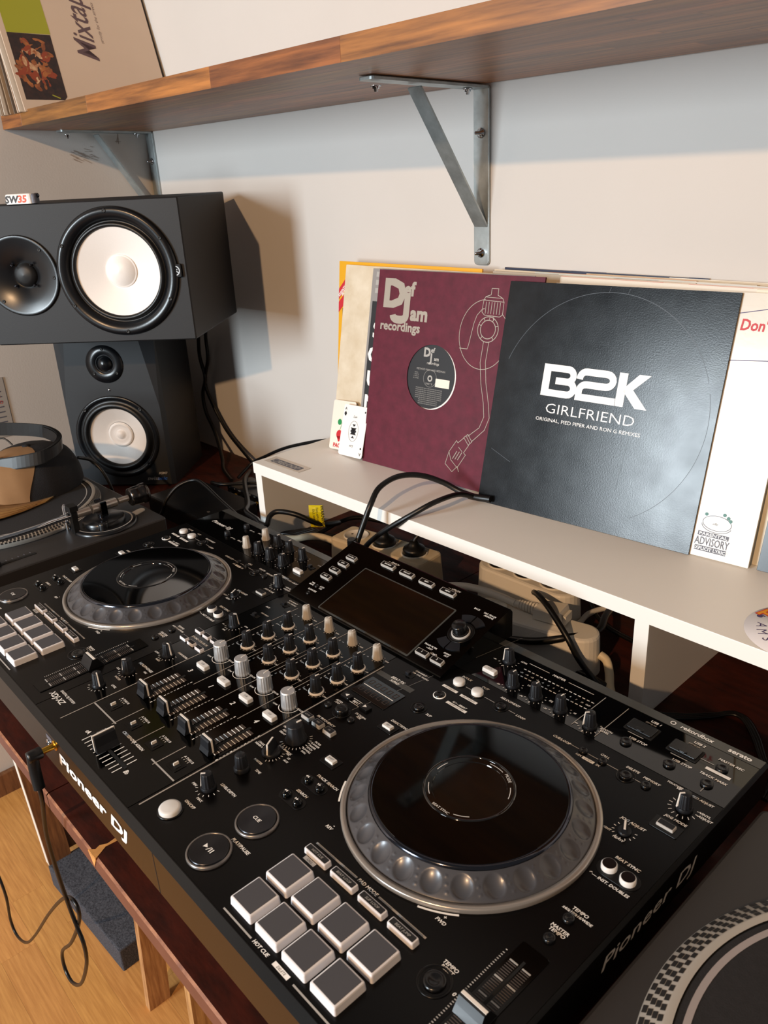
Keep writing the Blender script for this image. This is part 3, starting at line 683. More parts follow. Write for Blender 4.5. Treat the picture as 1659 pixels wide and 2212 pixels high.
def deck(dx):
    X = lambda v: v+dx
    jog = cp('jog_wheel', jsd, None, X(0), 0, 0, None, 'dimpled jog wheel with black mirror platter')
    part('outer_ring', jrd, None, jog); part('bezel', jcd, None, jog); part('platter', jpd, None, jog)
    part('display_lens', jld, None, jog); part('display_print', jtd, None, jog)
    for y in (-153, -184.6):
        for x in (-45, -13.2, 18.6, 50.3):
            o = cp('pad', padd, None, X(x), y, 0, None, 'square pad with white sides and grey top'); part('pad_top', padt, None, o)
    for x in (-44.9, -13, 19.1, 51):
        o = cp('mode_button', mbd, None, X(x), -126.2, 0); part('mode_top', mtd, None, o)
        pr.text({-44.9: 'HOT CUE', -13: 'BEAT LOOP', 19.1: 'SLIP LOOP', 51: 'BEAT JUMP'}[x], X(x), -127.4, 2.1, z=5.4, mi=1, shear=.15)
    ln(X(-58.2), -117, X(-9), -117, 1.8, 1); ln(X(15.6), -117, X(64.5), -117, 1.8, 1); tx('PAD MODE', X(3.2), -118.3, 2.9, bold=.03)
    ln(X(-58), -204, X(-22), -204, 1.4, 1); ln(X(27), -204, X(66), -204, 1.4, 1); tx('HOT CUE', X(-11), -205, 2.8, bold=.03); tag('DELETE', X(13), -203.6, 17)
    tag('CALL', X(-47.5), -132.5, 13)
    for (x, y, t_) in ((-112.2, -183.4, '\u25b6/II'), (-111.6, -137.8, 'CUE')):
        o = cp('button', bbd, None, X(x), y, 0, None, 'large round spun metal button'); part('button_ring', brd, None, o)
        if t_ == 'CUE': pr.text('CUE', X(x), y-1.6, 3.2, z=3.3, shear=.15, bold=.03)
        else:
            pr.add([(X(x)-5.5, y-2.2, 3.6), (X(x)-1.6, y, 3.6), (X(x)-5.5, y+2.2, 3.6)], [(0, 1, 2)], 0)
            pr.line((X(x)-.8, y-2.3), (X(x)+1.4, y+2.3), .7, z=3.6); pr.line((X(x)+2.6, y-2.2), (X(x)+2.6, y+2.2), 1, z=3.6); pr.line((X(x)+4.8, y-2.2), (X(x)+4.8, y+2.2), 1, z=3.6)
    tx('PLAY/PAUSE', X(-99), -164, 3.0)
    capsule(X(-111.7), -101.6, 30, 13); capsule(X(-111.6), -77.8, 30, 13)
    for (x, y, g) in ((-119.2, -101.7, -1), (-104.2, -101.6, 1), (-119.5, -78, -1), (-103.8, -77.6, 1)):
        cp('button', dsd, None, X(x), y, .3)
        for e in (-1.4, .6): pr.add([(X(x)+e-.9*g, y-1.2, 5.1), (X(x)+e+.9*g, y, 5.1), (X(x)+e-.9*g, y+1.2, 5.1)], [(0, 1, 2) if g > 0 else (2, 1, 0)], 0)
    tx('SEARCH', X(-111), -93, 2.7); tx('TRACK SEARCH', X(-106), -69, 2.7)
    for (x, y, t_, lb) in ((-124.6, -48, 'SHIFT', ''), (-122.6, 20.8, 'REV', 'DIRECTION')):
        b = MB(); b.rbox(19, 13, .7, 1, .3); b.rbox(15, 9.6, .2, .6, 0, M=T(0, 0, .7), mi=0); cp('button_well', b, M['body'], X(x), y)
        button(X(x), y, 11.5, 6.6, 3.2, M['btnw'], 'small white %s button' % t_.lower(), r=.8, ch=.5, txt=t_)
        if lb: tx(lb, X(x)+4, y+9, 2.7)
    for (x, y) in ((-122.5, 121.3), (-97.2, 120.9)):
        o = cp('button', dwd, None, X(x), y, 0, None, 'round white loop button'); part('button_ring', rbd, None, o)
    tag('IN ADJUST', X(-122.7), 107.6, 20); tag('OUT ADJUST', X(-97.2), 107.3, 22); tag('LOOP CUTTER', X(-97.4), 89.5, 26); tx('\u00bc/\u2014 8BEAT', X(-97), 92.6, 2.4)
    tx('IN/CUE', X(-122), 131.5, 2.7); tx('OUT', X(-97), 131.5, 2.7); tx('RELOOP/EXIT', X(-64), 131, 2.7); tx('LOOP', X(-42), 119, 2.7)
    for x, y in ((-122.8, 92.1),):
        o = cp('button', dbd, None, X(x), y); b = MB(); b.lathe([(6.6, .1), (6.6, .9), (5.8, .9)], 32, cap=False); part('button_ring', b, M['white'], o)
    for (x, y, s) in ((-123.5, 63.2, 1.0), (-66.3, 120.5, 1.0), (73.7, 119.2, 1.0), (92.5, 120.5, .8), (29.5, 120.8, .75), (49.7, 121, .75), (124.3, -34.6, .8), (124.3, -56.8, .8), (90.9, -135.6, 1.45)):
        o = cp('button', dbd, None, X(x), y); o.scale = (s, s, 1)
        if s >= 1: part('button_ring', rbd, None, o)
    tx('SLIP', X(-108), 60, 2.7)
    ln(X(-88), 121, X(-75), 121, .7, 1); ln(X(-57), 121, X(-49), 121, .7, 1); ln(X(-113), 121, X(-106), 121, .7, 1)
    tx('CUE/LOOP', X(6), 119.4, 2.7); ln(X(16), 121, X(25), 121, .7, 1); ln(X(34), 121, X(45), 121, .7, 1); ln(X(54), 121, X(66), 121, .7, 1); ln(X(80), 121, X(87), 121, .7, 1)
    tag('LOOP', X(39.2), 114, 12, 3.4); tx('1/2X', X(29), 113, 2.2); tx('2X', X(49), 113, 2.2); tx('CALL', X(47), 127.5, 2.6); tx('DELETE', X(74), 129, 2.6); tx('MEMORY', X(93), 127.5, 2.6)
    knob('std', X(128.1), 119.3, 229, 'black vinyl adjust knob with white line'); knob('finsmall', X(107.5), 63.8, -62)
    ticks(X(128.1), 119.3, 10, 160, 380, 11, 3.0); ticks(X(107.5), 63.8, 8, 100, 380, 12, 2.0)
    tx('VINYL SPEED ADJUST', X(128), 135.5, 2.4); tx('VINYL', X(144), 122, 2.4); tx('ADJUST', X(146), 118, 2.4); tx('TOUCH/BRAKE', X(112), 137.6, 2.0)
    tx('JOG ADJUST', X(108), 74, 2.7); tx('LIGHT', X(95), 56, 2.1); tx('HEAVY', X(108), 52.6, 2.1)
    b = MB(); b.rbox(24, 14, .7, 1, .3); cp('button_well', b, M['body'], X(128.2), 90.8)
    button(X(128.2), 90.8, 15, 7.4, 3, M['dimwhite'], 'grey framed jog mode button', r=.8, ch=.5, rim=M['knob']); tx('JOG MODE', X(130), 101, 2.6)
    capsule(X(127.6), 23.3, 35, 17)
    for x, y in ((119.2, 24), (136, 22.6)):
        o = cp('button', syd, None, X(x), y, .3, None, 'round sync button with white rim'); part('cap', sycd, None, o)
    tx('BEAT SYNC', X(127), 35.5, 2.8, bold=.03); tx('\u2191\u2014 INST. DOUBLES', X(127), 9.5, 2.6, bold=.03)
    tx('TEMPO', X(127), -25.5, 2.8, bold=.03); tx('\u00b16/\u00b110/\u00b116/WIDE', X(127), -29.2, 2.2, bold=.03); tx('MASTER', X(125), -47, 2.8, bold=.03); tx('TEMPO', X(125), -50.6, 2.8, bold=.03)
    tx('TEMPO', X(91), -121.5, 2.8, bold=.03); tx('RESET', X(91), -125.2, 2.8, bold=.03)
    tx('REV', X(-64), -101, 2.8); tx('-', X(-62), -97, 3); tx('FWD', X(62), -101, 2.8); tx('+', X(62), -96.6, 3)
    pr.ring(109.6, 111.2, .25, 14, 0, T(X(0), 0, 0), -150, -137); pr.ring(109.6, 111.2, .25, 14, 0, T(X(0), 0, 0), -68, -52)
    # tempo slider
    b = MB(); b.rbox(22.4, 126, .8, 1.5, .4); b.box(-10.2, 10.2, -62, 62, .3, .9); cp('tempo_frame', b, M['gloss'], X(124.2), -133.5)
    b = MB(); b.box(-1, 1, -54, 50, 0, .25); cp('fader_slot', b, M['groove'], X(124.2), -133.5, .9)
    b = MB()
    for j in range(49):
        y = -50+j*1.98; big = (j % 8 == 0)
        for s in (-1, 1):
            x0 = s*1.9; x1 = s*(8.6 if True else 7)
            b.box(min(x0, x1), max(x0, x1), y-(.55 if big else .3), y+(.55 if big else .3), 0, .3, 0 if big else 1)
    cp('fader_scale', b, (M['dimwhite'], mat('scale_grey', '4a423e', .5)), X(124.2), -133.5, .9)
    for j in range(46): ln(X(108.2), -87-j*2.1, X(109.8), -87-j*2.1, .8, 1)
    tx('-', X(109), -85, 3); tx('0', X(106), -134.5, 2.8); tx('BPM', X(124), -80, 2.2, mi=1)
    o = cp('tempo_cap', tcd, None, X(124.2), -133.8, 1, None, 'wide black tempo slider cap'); part('cap_line', tld, None, o)
deck(0); deck(-566.5)

# ---- rear strip
knob('std', -110.6, 187.5, 229)
for x in (-80.4, -51.1, -21.4): knob('std', x, 156, 88); ticks(x, 156, 9.6, -140, 40, 8, 1.6); tx('-26', x-12, 147, 2.0); tx('0', x, 144, 2.0)
knob('std', 13.1, 154.9, 229); ticks(13.1, 155, 9.6, -140, 40, 9, 1.8); tx('-\u221e', 1, 149, 2.2); tx('0', 12, 142.6, 2.2); tx('BOOTH', 28, 159, 2.4); tx('LEVEL', 28, 155.6, 2.4)
ticks(-110.6, 187.5, 9.6, -140, 20, 7, 1.8); tx('-\u221e', -125, 180, 2.2); tx('0', -111, 175, 2.2); tx('LEVEL', -97, 195, 2.2); tx('EQ', -36, 160, 2.2); tx('LOW', -66, 166, 2.0); tx('HI', -8, 160, 2.0)
button(-112.8, 158.5, 17, 7.4, 4, M['btnw'], 'white master CUE button', txt='CUE')
for j in range(17):
    ln(-90+j*5.2, 187, -86.8+j*5.2, 187, 1.1); ln(-90+j*5.2, 174.5, -86.8+j*5.2, 174.5, 1.1)
for j, t_ in enumerate(('-24', '-18', '-12', '-9', '-6', '-3', '0', '1', '2', '4', '7', '10', 'CLIP')): tx(t_, -88+j*6.8, 179.5, 1.8)
ln(-92, 199, -66, 199, .6); ln(-42, 199, -12, 199, .6); tx('MASTER', -54, 197.6, 3.0)
for x in (-.6, 25): ln(x, 145, x, 203, .7, 1)
for x, t_ in ((50.6, 'USB 1'), (93.8, 'USB 2')):
    b = MB(); b.rbox(29, 18.5, .7, 1, .2); cp('port_frame', b, M['groove'], x, 184.5)
    b = MB(); b.rbox(25.5, 14.8, 2.0, 1, .4); b.rbox(8, 4.4, 1.0, 2, .3, M=T(0, -5, 2.0)); cp('port_cover', b, M['btnb'], x, 184.5, .5)
    tx(t_, x+5, 199.6, 3.0, bold=.03); tx('5V\u23932.1A', x+2, 195.8, 2.0, mi=1)
    pr.line((x-8, 173), (x+8, 173), .9, z=.25, mi=1)
    o = cp('button', dbd, None, x-1, 158.3); tx('USB STOP', x+6, 165.5, 2.8)
for (x, y) in ((127.9, 184.3), (127.6, 158)): cp('button', dbd, None, x, y)
tx('MASTER REC', 131, 193.5, 2.7); tag('', 128, 176.8, 22, 3.6); tx('TRACK MARK', 128, 166.8, 2.7); ln(107, 184.4, 121, 184.4, .6, 1); ln(128, 152, 128, 146, .6, 1)
pr.text('rekordbox', 90, 210.2, 5.0, shear=.1, bold=.03, z=.35, sx=1.0); pr.ring(1.8, 2.7, .35, 20, 0, T(66.5, 212.6, 0)); pr.text('serato', 131, 209.8, 5.4, bold=.04, z=.35, sx=1.05)
pr.text('Pioneer DJ', -668, 173, 6.5, bold=.03, shear=.2, z=.3, sx=1.2)
for x, y in ((-571.1, 157.5), (-571.6, 191.5)): knob('trim', x, y, label='pale grey microphone knob')
for x, y in ((-542.7, 158), (-513.6, 157.5), (-484, 157.9), (-540.4, 190.5), (-512, 190.5), (-478, 188)): knob('std', x, y, 90); ticks(x, y, 9.6, -140, 40, 7, 1.4)
for x, y in ((-628, 195), (-629, 161.1)): knob('mini', x, y)
tx('MIC 1', -594, 195, 2.6); tx('MIC 2', -596, 160, 2.6); tx('OFF  ON', -612, 193, 2.0); tx('OFF  ON', -612, 159, 2.0); tx('HI', -527, 168, 1.8); tx('LOW', -558, 168, 1.8)
button(-451.1, 160, 17, 7.4, 4, M['btnw'], 'white headphone CUE button', txt='CUE'); slider_switch(-449, 180)
tx('TYPE C', -442, 189, 2.2, mi=1); tx('MASTER', -438, 197, 2.2, mi=1); tx('LEVEL', -438, 193.6, 2.2, mi=1)
cp('printed_lettering', pr, (M['white'], M['dimwhite'], M['brownprint'], M['strip'], M['ink'], mat('line_silver', 'a09890', .4)), label='white printed lettering and lines')

# ---- tilted display unit
b = MB()
prof = [(112, 0), (112, 2.4), (113, 3.2), (225, 35.6), (227, 35.2), (230, 31), (230, 0)]
b.loft([[(x, yy, zz) for yy, zz in prof] for x in (-409, -141)], 0, False); hs = cp('display_housing', b, M['gloss'], label='raised black housing tilted toward the user')
TA = math.atan(32.4/112)
def dpt(x, y): return (x, y, 3.0+(y-112.3)*32.4/112)
def dpart(name, b, m, x, y, label=None, par=None, lift=0):
    q = dpt(x, y); return cp(name, b, m, q[0], q[1], q[2]+lift, (math.degrees(TA), 0, 0), label)
b = MB(); b.rbox(158, 84, .7, 2.0, .3, k=3); b.rbox(154, 80, .25, 1, 0, M=T(0, 0, .7), mi=1); dpart('screen', b, (M['strip'], M['screen']), -272, 155, 'dark glossy touch screen')
db = MB(); db.rbox(17, 7.6, 3.4, 1, .5, taper=.2); dbm = db.data('button', M['dimwhite']); dc = MB(); dc.rbox(14.6, 5.2, .3, .5, 0, M=T(0, 0, 3.3)); dcm = dc.data('cap', M['btnb'])
dprint = MB()
def dtext(s, x, y, h, z=.3, **k):
    q = dpt(x, y); dprint.text(s, 0, 0, h, M=T(q[0], q[1], q[2]) @ RX(math.degrees(TA)), z=z, shear=.15, bold=.02, **k)
for x, y, t_ in ((-382, 199, 'rekordbox'), (-383, 185.5, 'LINK'), (-384, 171.5, 'USB 1'), (-385, 157.5, 'USB 2')):
    o = dpart('button', dbm, None, x, y, 'small button with a light rim'); part('cap', dcm, None, o); dtext(t_, x, y-1, 1.9, 3.9)
for x, t_ in ((-325, 'BROWSE'), (-291, 'TAG LIST'), (-257, 'INFO'), (-222, 'MENU')):
    o = dpart('button', dbm, None, x, 211.5, 'small button with a light rim'); o.scale = (1.35, 1, 1); part('cap', dcm, None, o); dtext(t_, x, 210.5, 2.0, 3.9)
dtext('\u2014 SEARCH', -323, 218, 2.6); dtext('\u2014 UTILITY', -219, 218, 2.6)
for x, t_ in ((-181, '1'), (-158.5, '2')):
    o = dpart('button', dbm, None, x, 126.5, 'small load button with a light rim'); part('cap', dcm, None, o); dtext(t_, x, 125.5, 2.4, 3.9)
dtext('LOAD', -170, 131, 2.4); dtext('TRACK FILTER', -181, 138.5, 2.0); dtext('\u2014EDIT', -180, 135, 2.0); dtext('SHORT', -157, 139, 2.0); dtext('CUT', -156, 136, 2.0)
dtext('BACK', -174, 207, 2.2); dtext('TAG TRACK', -155, 206.6, 2.2); dtext('/REMOVE', -154, 203.4, 2.2)
dtext('QUANTIZE', -383, 131, 2.2); dtext('TIME', -393, 141, 2.0); dtext('MODE', -393, 138, 2.0); dtext('AUTO', -375, 141, 2.0); dtext('CUE', -375, 138, 2.0)
for x, y in ((-384, 140), (-384, 126)):
    b = MB(); b.lathe([(2.8, 0), (2.6, 1), (0, 1.2)], 20); dpart('button', b, M['btnb'], x, y)
b = MB(); b.lathe([(15.5, 0), (15.5, .8), (14.6, 1), (11.4, 1), (11.2, .4)], 48); dpart('encoder_well', b, M['body'], -165, 171)
b = MB(); b.lathe([(10.9, .4), (10.7, 2.2), (9.4, 2.4)], 48, cap=False); dpart('collar', b, M['dimwhite'], -165, 171, 'pale ring under the rotary knob')
b = MB(); b.lathe([(8.8, .5), (9.0, 2), (8.4, 12.6), (7.6, 13.8), (0, 13.4)], 60, flute=.05, nf=20); dpart('rotary_knob', b, M['btnb'], -165, 171, 'black rotary selector knob')
for a0, lb in ((52, 'b'), (92, 't'), (232, 's'), (272, 'e')):
    b = MB(); ring = []
    for k in range(7):
        a = R(a0+36*k/6); ring.append((math.cos(a)*16.6, math.sin(a)*16.6))
    for k in range(7):
        a = R(a0+36*(6-k)/6); ring.append((math.cos(a)*27.5, math.sin(a)*27.5))
    ring = [(x, y) for x, y in ring]; b.prism(list(reversed(ring)), 0, 1.6); dpart('wedge_button', b, M['knob'], -165, 171)
cp('printed_lettering', dprint, M['white'])
# front face lettering, jack socket
b = MB(); b.text('Pioneer DJ', -276, -32, 14.5, M=T(0, -215.2, 0) @ RX(90), bold=.055, shear=.25, sx=1.6, z=.1); cp('front_lettering', b, M['whitep'], label='wide white lettering on the front face')
b = MB(); b.text('Pioneer DJ', 28, -27, 12, M=T(XB+.2, 0, 0) @ RZ(90) @ RX(90), bold=.012, shear=.25, sx=1.7, z=.1); cp('side_lettering', b, M['dimwhite'], label='thin grey lettering on the right side')
b = MB(); b.lathe([(5.4, 0), (5.4, 1.2), (3.6, 1.6), (3.2, .3)], 24, M=RX(90)); cp('jack_socket', b, M['gold'], -352, -215, -13)
b = MB(); b.lathe([(5, 0), (5, 1), (3.4, 1.4), (3, .3), (0, .3)], 24, M=RX(90)); cp('jack_socket', b, M['chrome'], -372, -215, -22); b = MB(); b.rbox(14, 5, .4, .5, 0, M=RX(90)); cp('socket_label', b, M['grey'], -366, -215, -12)
for x in (-149, XA+145):
    b = MB(); b.box(x-.4, x+.4, -215.15, -214.5, -49, -5); cp('seam', b, M['groove'])

# ------------------------------------------------------------------ turntables
def turntable(lab, ox, oy, oz, rot, W, D, px, py, zt, dark, tone):
    t = thing('turntable', lab, 'turntable', (ox, oy, oz), (0, 0, rot)); H = zt-oz
    b = MB(); b.rbox(W, D, H-14, 6, 3, M=T(W/2, D/2, 14), k=4); part('plinth', b, M['ttbody'], t)
    for fx in (40, W-40):
        for fy in (40, D-40):
            b = MB(); b.lathe([(24, 0), (26, 3), (25, 14.2)], 24); part('foot', b, M['black'], t, (fx, fy, 0))
    r = 181 if not tone else 166
    hr_, wr_ = (7.0, 14.0) if not tone else (8.0, 7.0)
    b = MB()
    b.lathe([(r, H+.4), (r, H+5.4), (r-.8, H+6.4), (r-.8-wr_, H+6.4+hr_), (r-1.6-wr_, H+6.8+hr_), (r-6.5-wr_, H+6.8+hr_)], 180, cap=False)
    b.lathe([(r-6-wr_, H+6.7+hr_), (r-7-wr_, H+5), (0, H+5)], 96, mi=1, cap=False)
    pl_ = part('platter', b, (M['ttrim'], M['ttdark']), t, (px, py, 0), label='metal platter with strobe dots round its rim')
    b = MB(); n = 170 if tone else 122; NR_ = 4 if not tone else 3
    nn = Vector((hr_, wr_)).normalized()
    for ri in range(NR_):
        f0 = (ri+.06)/NR_; f1 = (ri+.94)/NR_; cnt = n+(0, 7, 3, 10)[ri]
        for i in range(cnt):
            a = 2*math.pi*i/cnt; da = 2*math.pi/cnt*.31; p = []
            for (aa, f) in ((-da, f0), (da, f0), (da, f1), (-da, f1)):
                r_ = r-.8-wr_*f+nn.x*.25; p.append((r_*math.cos(a+aa), r_*math.sin(a+aa), H+6.4+hr_*f+nn.y*.25))
            b.add(p, [(0, 1, 2, 3)])
    o = part('strobe_dots', b, M['ttdark'], t, (px, py, 0)); o['kind'] = 'stuff'
    b = MB(); b.lathe([(r-7-wr_, H+5), (r-7-wr_, H+5.6+hr_), (r-8-wr_, H+6.2+hr_)], 96, cap=False); b.disc(r-8-wr_, H+6.2+hr_, 96); part('slipmat', b, M['slip'], t, (px, py, 0))
    if not tone:
        b = MB(); b.ring(150.5, 155.0, H+6.5+hr_, 128, 0); part('slipmat_ring', b, mat('ring_grey', '9a918f', .5), t, (px, py, 0), label='pale ring printed on the slipmat')
        b = MB(); b.lathe([(3.6, H+11), (3.6, H+24), (2.6, H+26), (0, H+26.4)], 20); part('spindle', b, M['chrome'], t, (px, py, 0))
    else:
        b = MB(); b.ring(143, 144.6, H+6.5+hr_, 128, 0); part('slipmat_ring', b, M['dimwhite'], t, (px, py, 0))
    return t, H
ttR, HR = turntable('black turntable at the right front corner with a bare felt slipmat', 165, -165, -113, 0, 460, 352, 200, 164, -20, False, False)
ttL, HL = turntable('black turntable at the far left under the tan cap', -1246, -205, -113, 1.2, 440, 352, 195, 170, -22, False, True)
# tonearm of the left turntable (local coordinates)
px_, py_ = 386, 268
b = MB(); b.lathe([(52, HL), (52, HL+3), (49, HL+5), (40, HL+5.5)], 64); b.lathe([(34, HL+5), (34, HL+12), (31, HL+14), (0, HL+14)], 48, flute=.01, nf=40); part('tonearm_base', b, M['satin'], ttL, (px_, py_, 0))
b = MB(); b.ring(44, 46, HL+5.7, 64); part('scale_ring', b, M['dimwhite'], ttL, (px_, py_, 0))
arm = MB()
arm.tube([(0, -40, 40), (0, -75, 40), (2, -110, 39), (-4, -160, 37), (-18, -200, 34)], 4.4, 12); b = arm
part('tonearm_tube', b, M['chrome'], ttL, (px_, py_, HL-8), label='polished chrome tonearm tube')
b = MB(); b.tube([(0, -42, 40), (0, -20, 40)], 7, 14, smooth=0); b.tube([(0, -16, 40), (0, 26, 40)], 7.6, 16, smooth=0); b.tube([(0, 30, 40), (0, 48, 40)], 5, 14, smooth=0); part('tonearm_housing', b, mat('satin_alloy', 'c4bdb6', .32, metal=.85), ttL, (px_, py_, HL-8))
b = MB(); b.box(-12, 12, -5, 5, 26, 34); b.box(-12, -8.5, -5, 5, 26, 50); b.box(8.5, 12, -5, 5, 26, 50); b.lathe([(8, 14), (8, 28)], 20); part('gimbal', b, M['darkchrome'], ttL, (px_, py_, HL-8))
b = MB(); b.lathe([(12, 0), (15, 1.5), (15.6, 12), (15.6, 20), (17, 21), (17, 30), (14.5, 32), (0, 32)], 36, M=T(0, 50, 40) @ RX(-90)); part('counterweight', b, mat('weight_alloy', '4a4644', .2, metal=.95), ttL, (px_, py_, HL-8), label='ribbed metal counterweight')
b = MB(); b.box(-6, 6, -52, -43, 0, 46); b.box(-9, 9, -54, -41, 40, 49); part('arm_rest', b, M['black'], ttL, (px_, py_, HL))
b = MB(); b.lathe([(8, 0), (8, 14), (7, 16), (0, 16)], 24, flute=.06, nf=16); part('anti_skate_knob', b, M['satin'], ttL, (px_+28, py_-14, HL))
b = MB(); b.tube([(0, 0, 0), (0, 0, 14)], 4, 12, smooth=0); b.tube([(0, 0, 14), (-20, 6, 30), (-24, 10, 34)], 2.2, 10); part('cue_lever', b, M['chrome'], ttL, (px_-26, py_-50, HL))
b = MB(); b.rbox(14, 30, 2, 7, .8); part('rear_cap', b, M['dimwhite'], ttL, (px_-4, py_+62, HL), (0, 0, 20))
b = MB(); b.box(-3, 3, -60, 60, 0, .8, 0)
for j in range(13): b.box(-11, -6, -54+9*j, -53+9*j, 0, .5, 1)
part('pitch_slider', b, (M['groove'], M['grey']), ttL, (408, 85, HL-.1)); b = MB(); b.rbox(16, 12, 8, 1, 1); part('pitch_cap', b, M['knob'], ttL, (408, 85, HL+.5))

# ------------------------------------------------------------------ cap and headphones on the left turntable
hat = thing('baseball_cap', 'tan and navy mesh back baseball cap lying on the left slipmat', 'cap', (-1098, 48, -7.5), (0, 0, -60))
# local: +x = brim direction
def crown(a0_, a1_, grow, n=24, m=12):
    b = MB(); rings = []
    for j in range(m+1):
        t_ = j/m; a0 = a0_-36*t_**1.5 if a0_ < 0 else a0_+36*t_**1.5; a1 = a1_+36*t_**1.5 if a0_ < 0 else a1_-36*t_**1.5; ph = t_*math.pi/2; r = math.cos(ph)**.62; z = 78*math.sin(ph)**.95
        rings.append([((92+grow)*r*math.cos(R(a0+(a1-a0)*i/n))*(1+.035*math.sin(5*R(a0+(a1-a0)*i/n)+2*t_)+.02*math.sin(11*R(a0+(a1-a0)*i/n)+5*t_)), (80+grow)*r*math.sin(R(a0+(a1-a0)*i/n)), z+grow*.4) for i in range(n+1)])
    vs = [p for r_ in rings for p in r_]; fs = []
    for j in range(m):
        for i in range(n): fs.append((j*(n+1)+i, j*(n+1)+i+1, (j+1)*(n+1)+i+1, (j+1)*(n+1)+i))
    b.add(vs, fs, 0, True); return b
part('front_panel', crown(-38, 38, 1.0), M['tan'], hat, label='tan canvas front of the cap')
part('mesh_back', crown(38, 322, 0, 44), M['navy'], hat, label='navy mesh back and sides of the cap')
b = MB(); rings = []
for k in range(13):
    a = R(-66+132*k/12); r0 = 88; c, s = math.cos(a), math.sin(a)
    ext = 106*math.cos(a*1.3)**.5
    rings.append([(r0*c*.98-3, 78*s, 2.5), ((r0*c)+ext*.5, 80*s*1.02, 3+7*c*.9-9*abs(s)**3*.3), ((r0*c)+ext, 82*s, 1.5+8*c*.8-6*abs(s)**3*.4), ((r0*c)+ext, 82*s, -.4+8*c*.8-6*abs(s)**3*.4), ((r0*c)+ext*.5, 80*s*1.02, 1+7*c*.9-9*abs(s)**3*.3), (r0*c*.98-3, 78*s, .3)])
n = 6
vs = [p for r_ in rings for p in r_]; fs = []
for k in range(12):
    for i in range(n): fs.append((k*n+i, (k+1)*n+i, (k+1)*n+(i+1) % n, k*n+(i+1) % n))
b.add(vs, fs, 0, True); part('brim', b, M['brim'], hat, label='mustard canvas brim with rows of stitching')
b = MB()
for q in (.2, .38, .56, .74, .92):
    pts = []
    for k in range(13):
        a = R(-60+120*k/12); c, s = math.cos(a), math.sin(a); ext = 106*math.cos(a*1.3)**.5
        x = 88*c+ext*q; zz = (2.5+(3+7*c*.9-9*abs(s)**3*.3-2.5)*min(q*2, 1)) if q <= .5 else ((3+7*c*.9-9*abs(s)**3*.3)*(1-(q-.5)*2)+(1.5+8*c*.8-6*abs(s)**3*.4)*(q-.5)*2)
        pts.append((x, (80+2*q)*s, zz+.15))
    b.tube(pts, .5, 5, smooth=2)
part('stitching', b, M['rawdark'], hat)
b = MB(); b.lathe([(0, 81), (5, 80.5), (7, 79), (7.5, 76)], 16); part('top_button', b, M['navy'], hat)
hp = thing('headphones', 'black over-ear headphones resting on top of the baseball cap', 'headphones', (-1090, 30, 60))
HO = (-1090, 30, 60)
pts = pts_rel([(-1122, -62, 46), (-1080, -20, 55), (-1042, 12, 62), (-1018, 44, 68), (-1020, 70, 75), (-1046, 90, 82), (-1095, 84, 89), (-1140, 46, 94), (-1176, 0, 97)], HO)
b = MB(); b.strip(pts, (-3, 4, 22), 6.5); part('headband', b, mat('headband_vinyl', '060607', .6, spec=.25), hp)
b = MB(); b.strip([(p[0]*.995, p[1], p[2]) for p in pts[1:7]], (-2, 3, 19), 8.5); part('band_padding', b, M['cable'], hp)
b = MB(); b.strip(pts_rel([(-1130, -70, 44), (-1096, -35, 52), (-1070, -11, 57)], HO), (-2, 2, 29), 11); part('slider_arm', b, M['rubber'], hp)
for (c_, rr) in (((-1165, -100, 26), 32), ((-1205, -50, 92), 32)):
    b = MB(); b.lathe([(rr, 0), (rr+2, 6), (rr, 16), (rr-6, 20), (0, 20)], 32, M=T(*pts_rel([c_], HO)[0]) @ RZ(45) @ RX(90)); part('ear_cup', b, M['satin'], hp)
b = MB(); b.tube(pts_rel([(-1130, -40, 60), (-1105, -10, 88), (-1090, 10, 96), (-1078, 20, 84)], HO), 1.5, 8); b.tube(pts_rel([(-1072, -20, 46), (-1064, -40, 24), (-1070, -50, 4)], HO), 1.8, 8); part('lead', b, M['cable'], hp)

# ------------------------------------------------------------------ loudspeakers
RX90 = RX(90)
def screw(t, x, z, y=0, r=3.2, m='black'):
    b = MB(); b.lathe([(r, 0), (r, 1), (r*.6, 1.4), (r*.4, .6), (0, .6)], 12, M=RX90); part('screw', b, M[m], t, (x, y, z))
low = thing('loudspeaker', 'upright black studio monitor standing on the table, logo at its foot', 'speaker', (-1165, 352, -113), (0, 0, 42), 'studio monitors')
w, h, d = 216, 346.5, 196
def holed(b, poly, c, r, n=64, mi=0, M=None):
    """convex polygon (x, z) with a round hole, facing -y at y = 0"""
    def edge(a):
        dx, dz = math.cos(a), math.sin(a); best = 1e9
        for i in range(len(poly)):
            (x0, z0), (x1, z1) = poly[i], poly[(i+1) % len(poly)]
            ex, ez = x1-x0, z1-z0; den = dx*ez-dz*ex
            if abs(den) < 1e-9: continue
            t = ((x0-c[0])*ez-(z0-c[1])*ex)/den; u = ((x0-c[0])*dz-(z0-c[1])*dx)/den
            if t > 0 and -1e-6 <= u <= 1+1e-6: best = min(best, t)
        return (c[0]+dx*best, 0, c[1]+dz*best)
    an = sorted([2*math.pi*i/n for i in range(n)]+[math.atan2(z-c[1], x-c[0]) % (2*math.pi) for x, z in poly]); N = len(an)
    vs = [edge(a) for a in an]+[(c[0]+r*math.cos(a), 0, c[1]+r*math.sin(a)) for a in an]
    b.add(vs, [(i, (i+1) % N, N+(i+1) % N, N+i) for i in range(N)], mi, False, M)
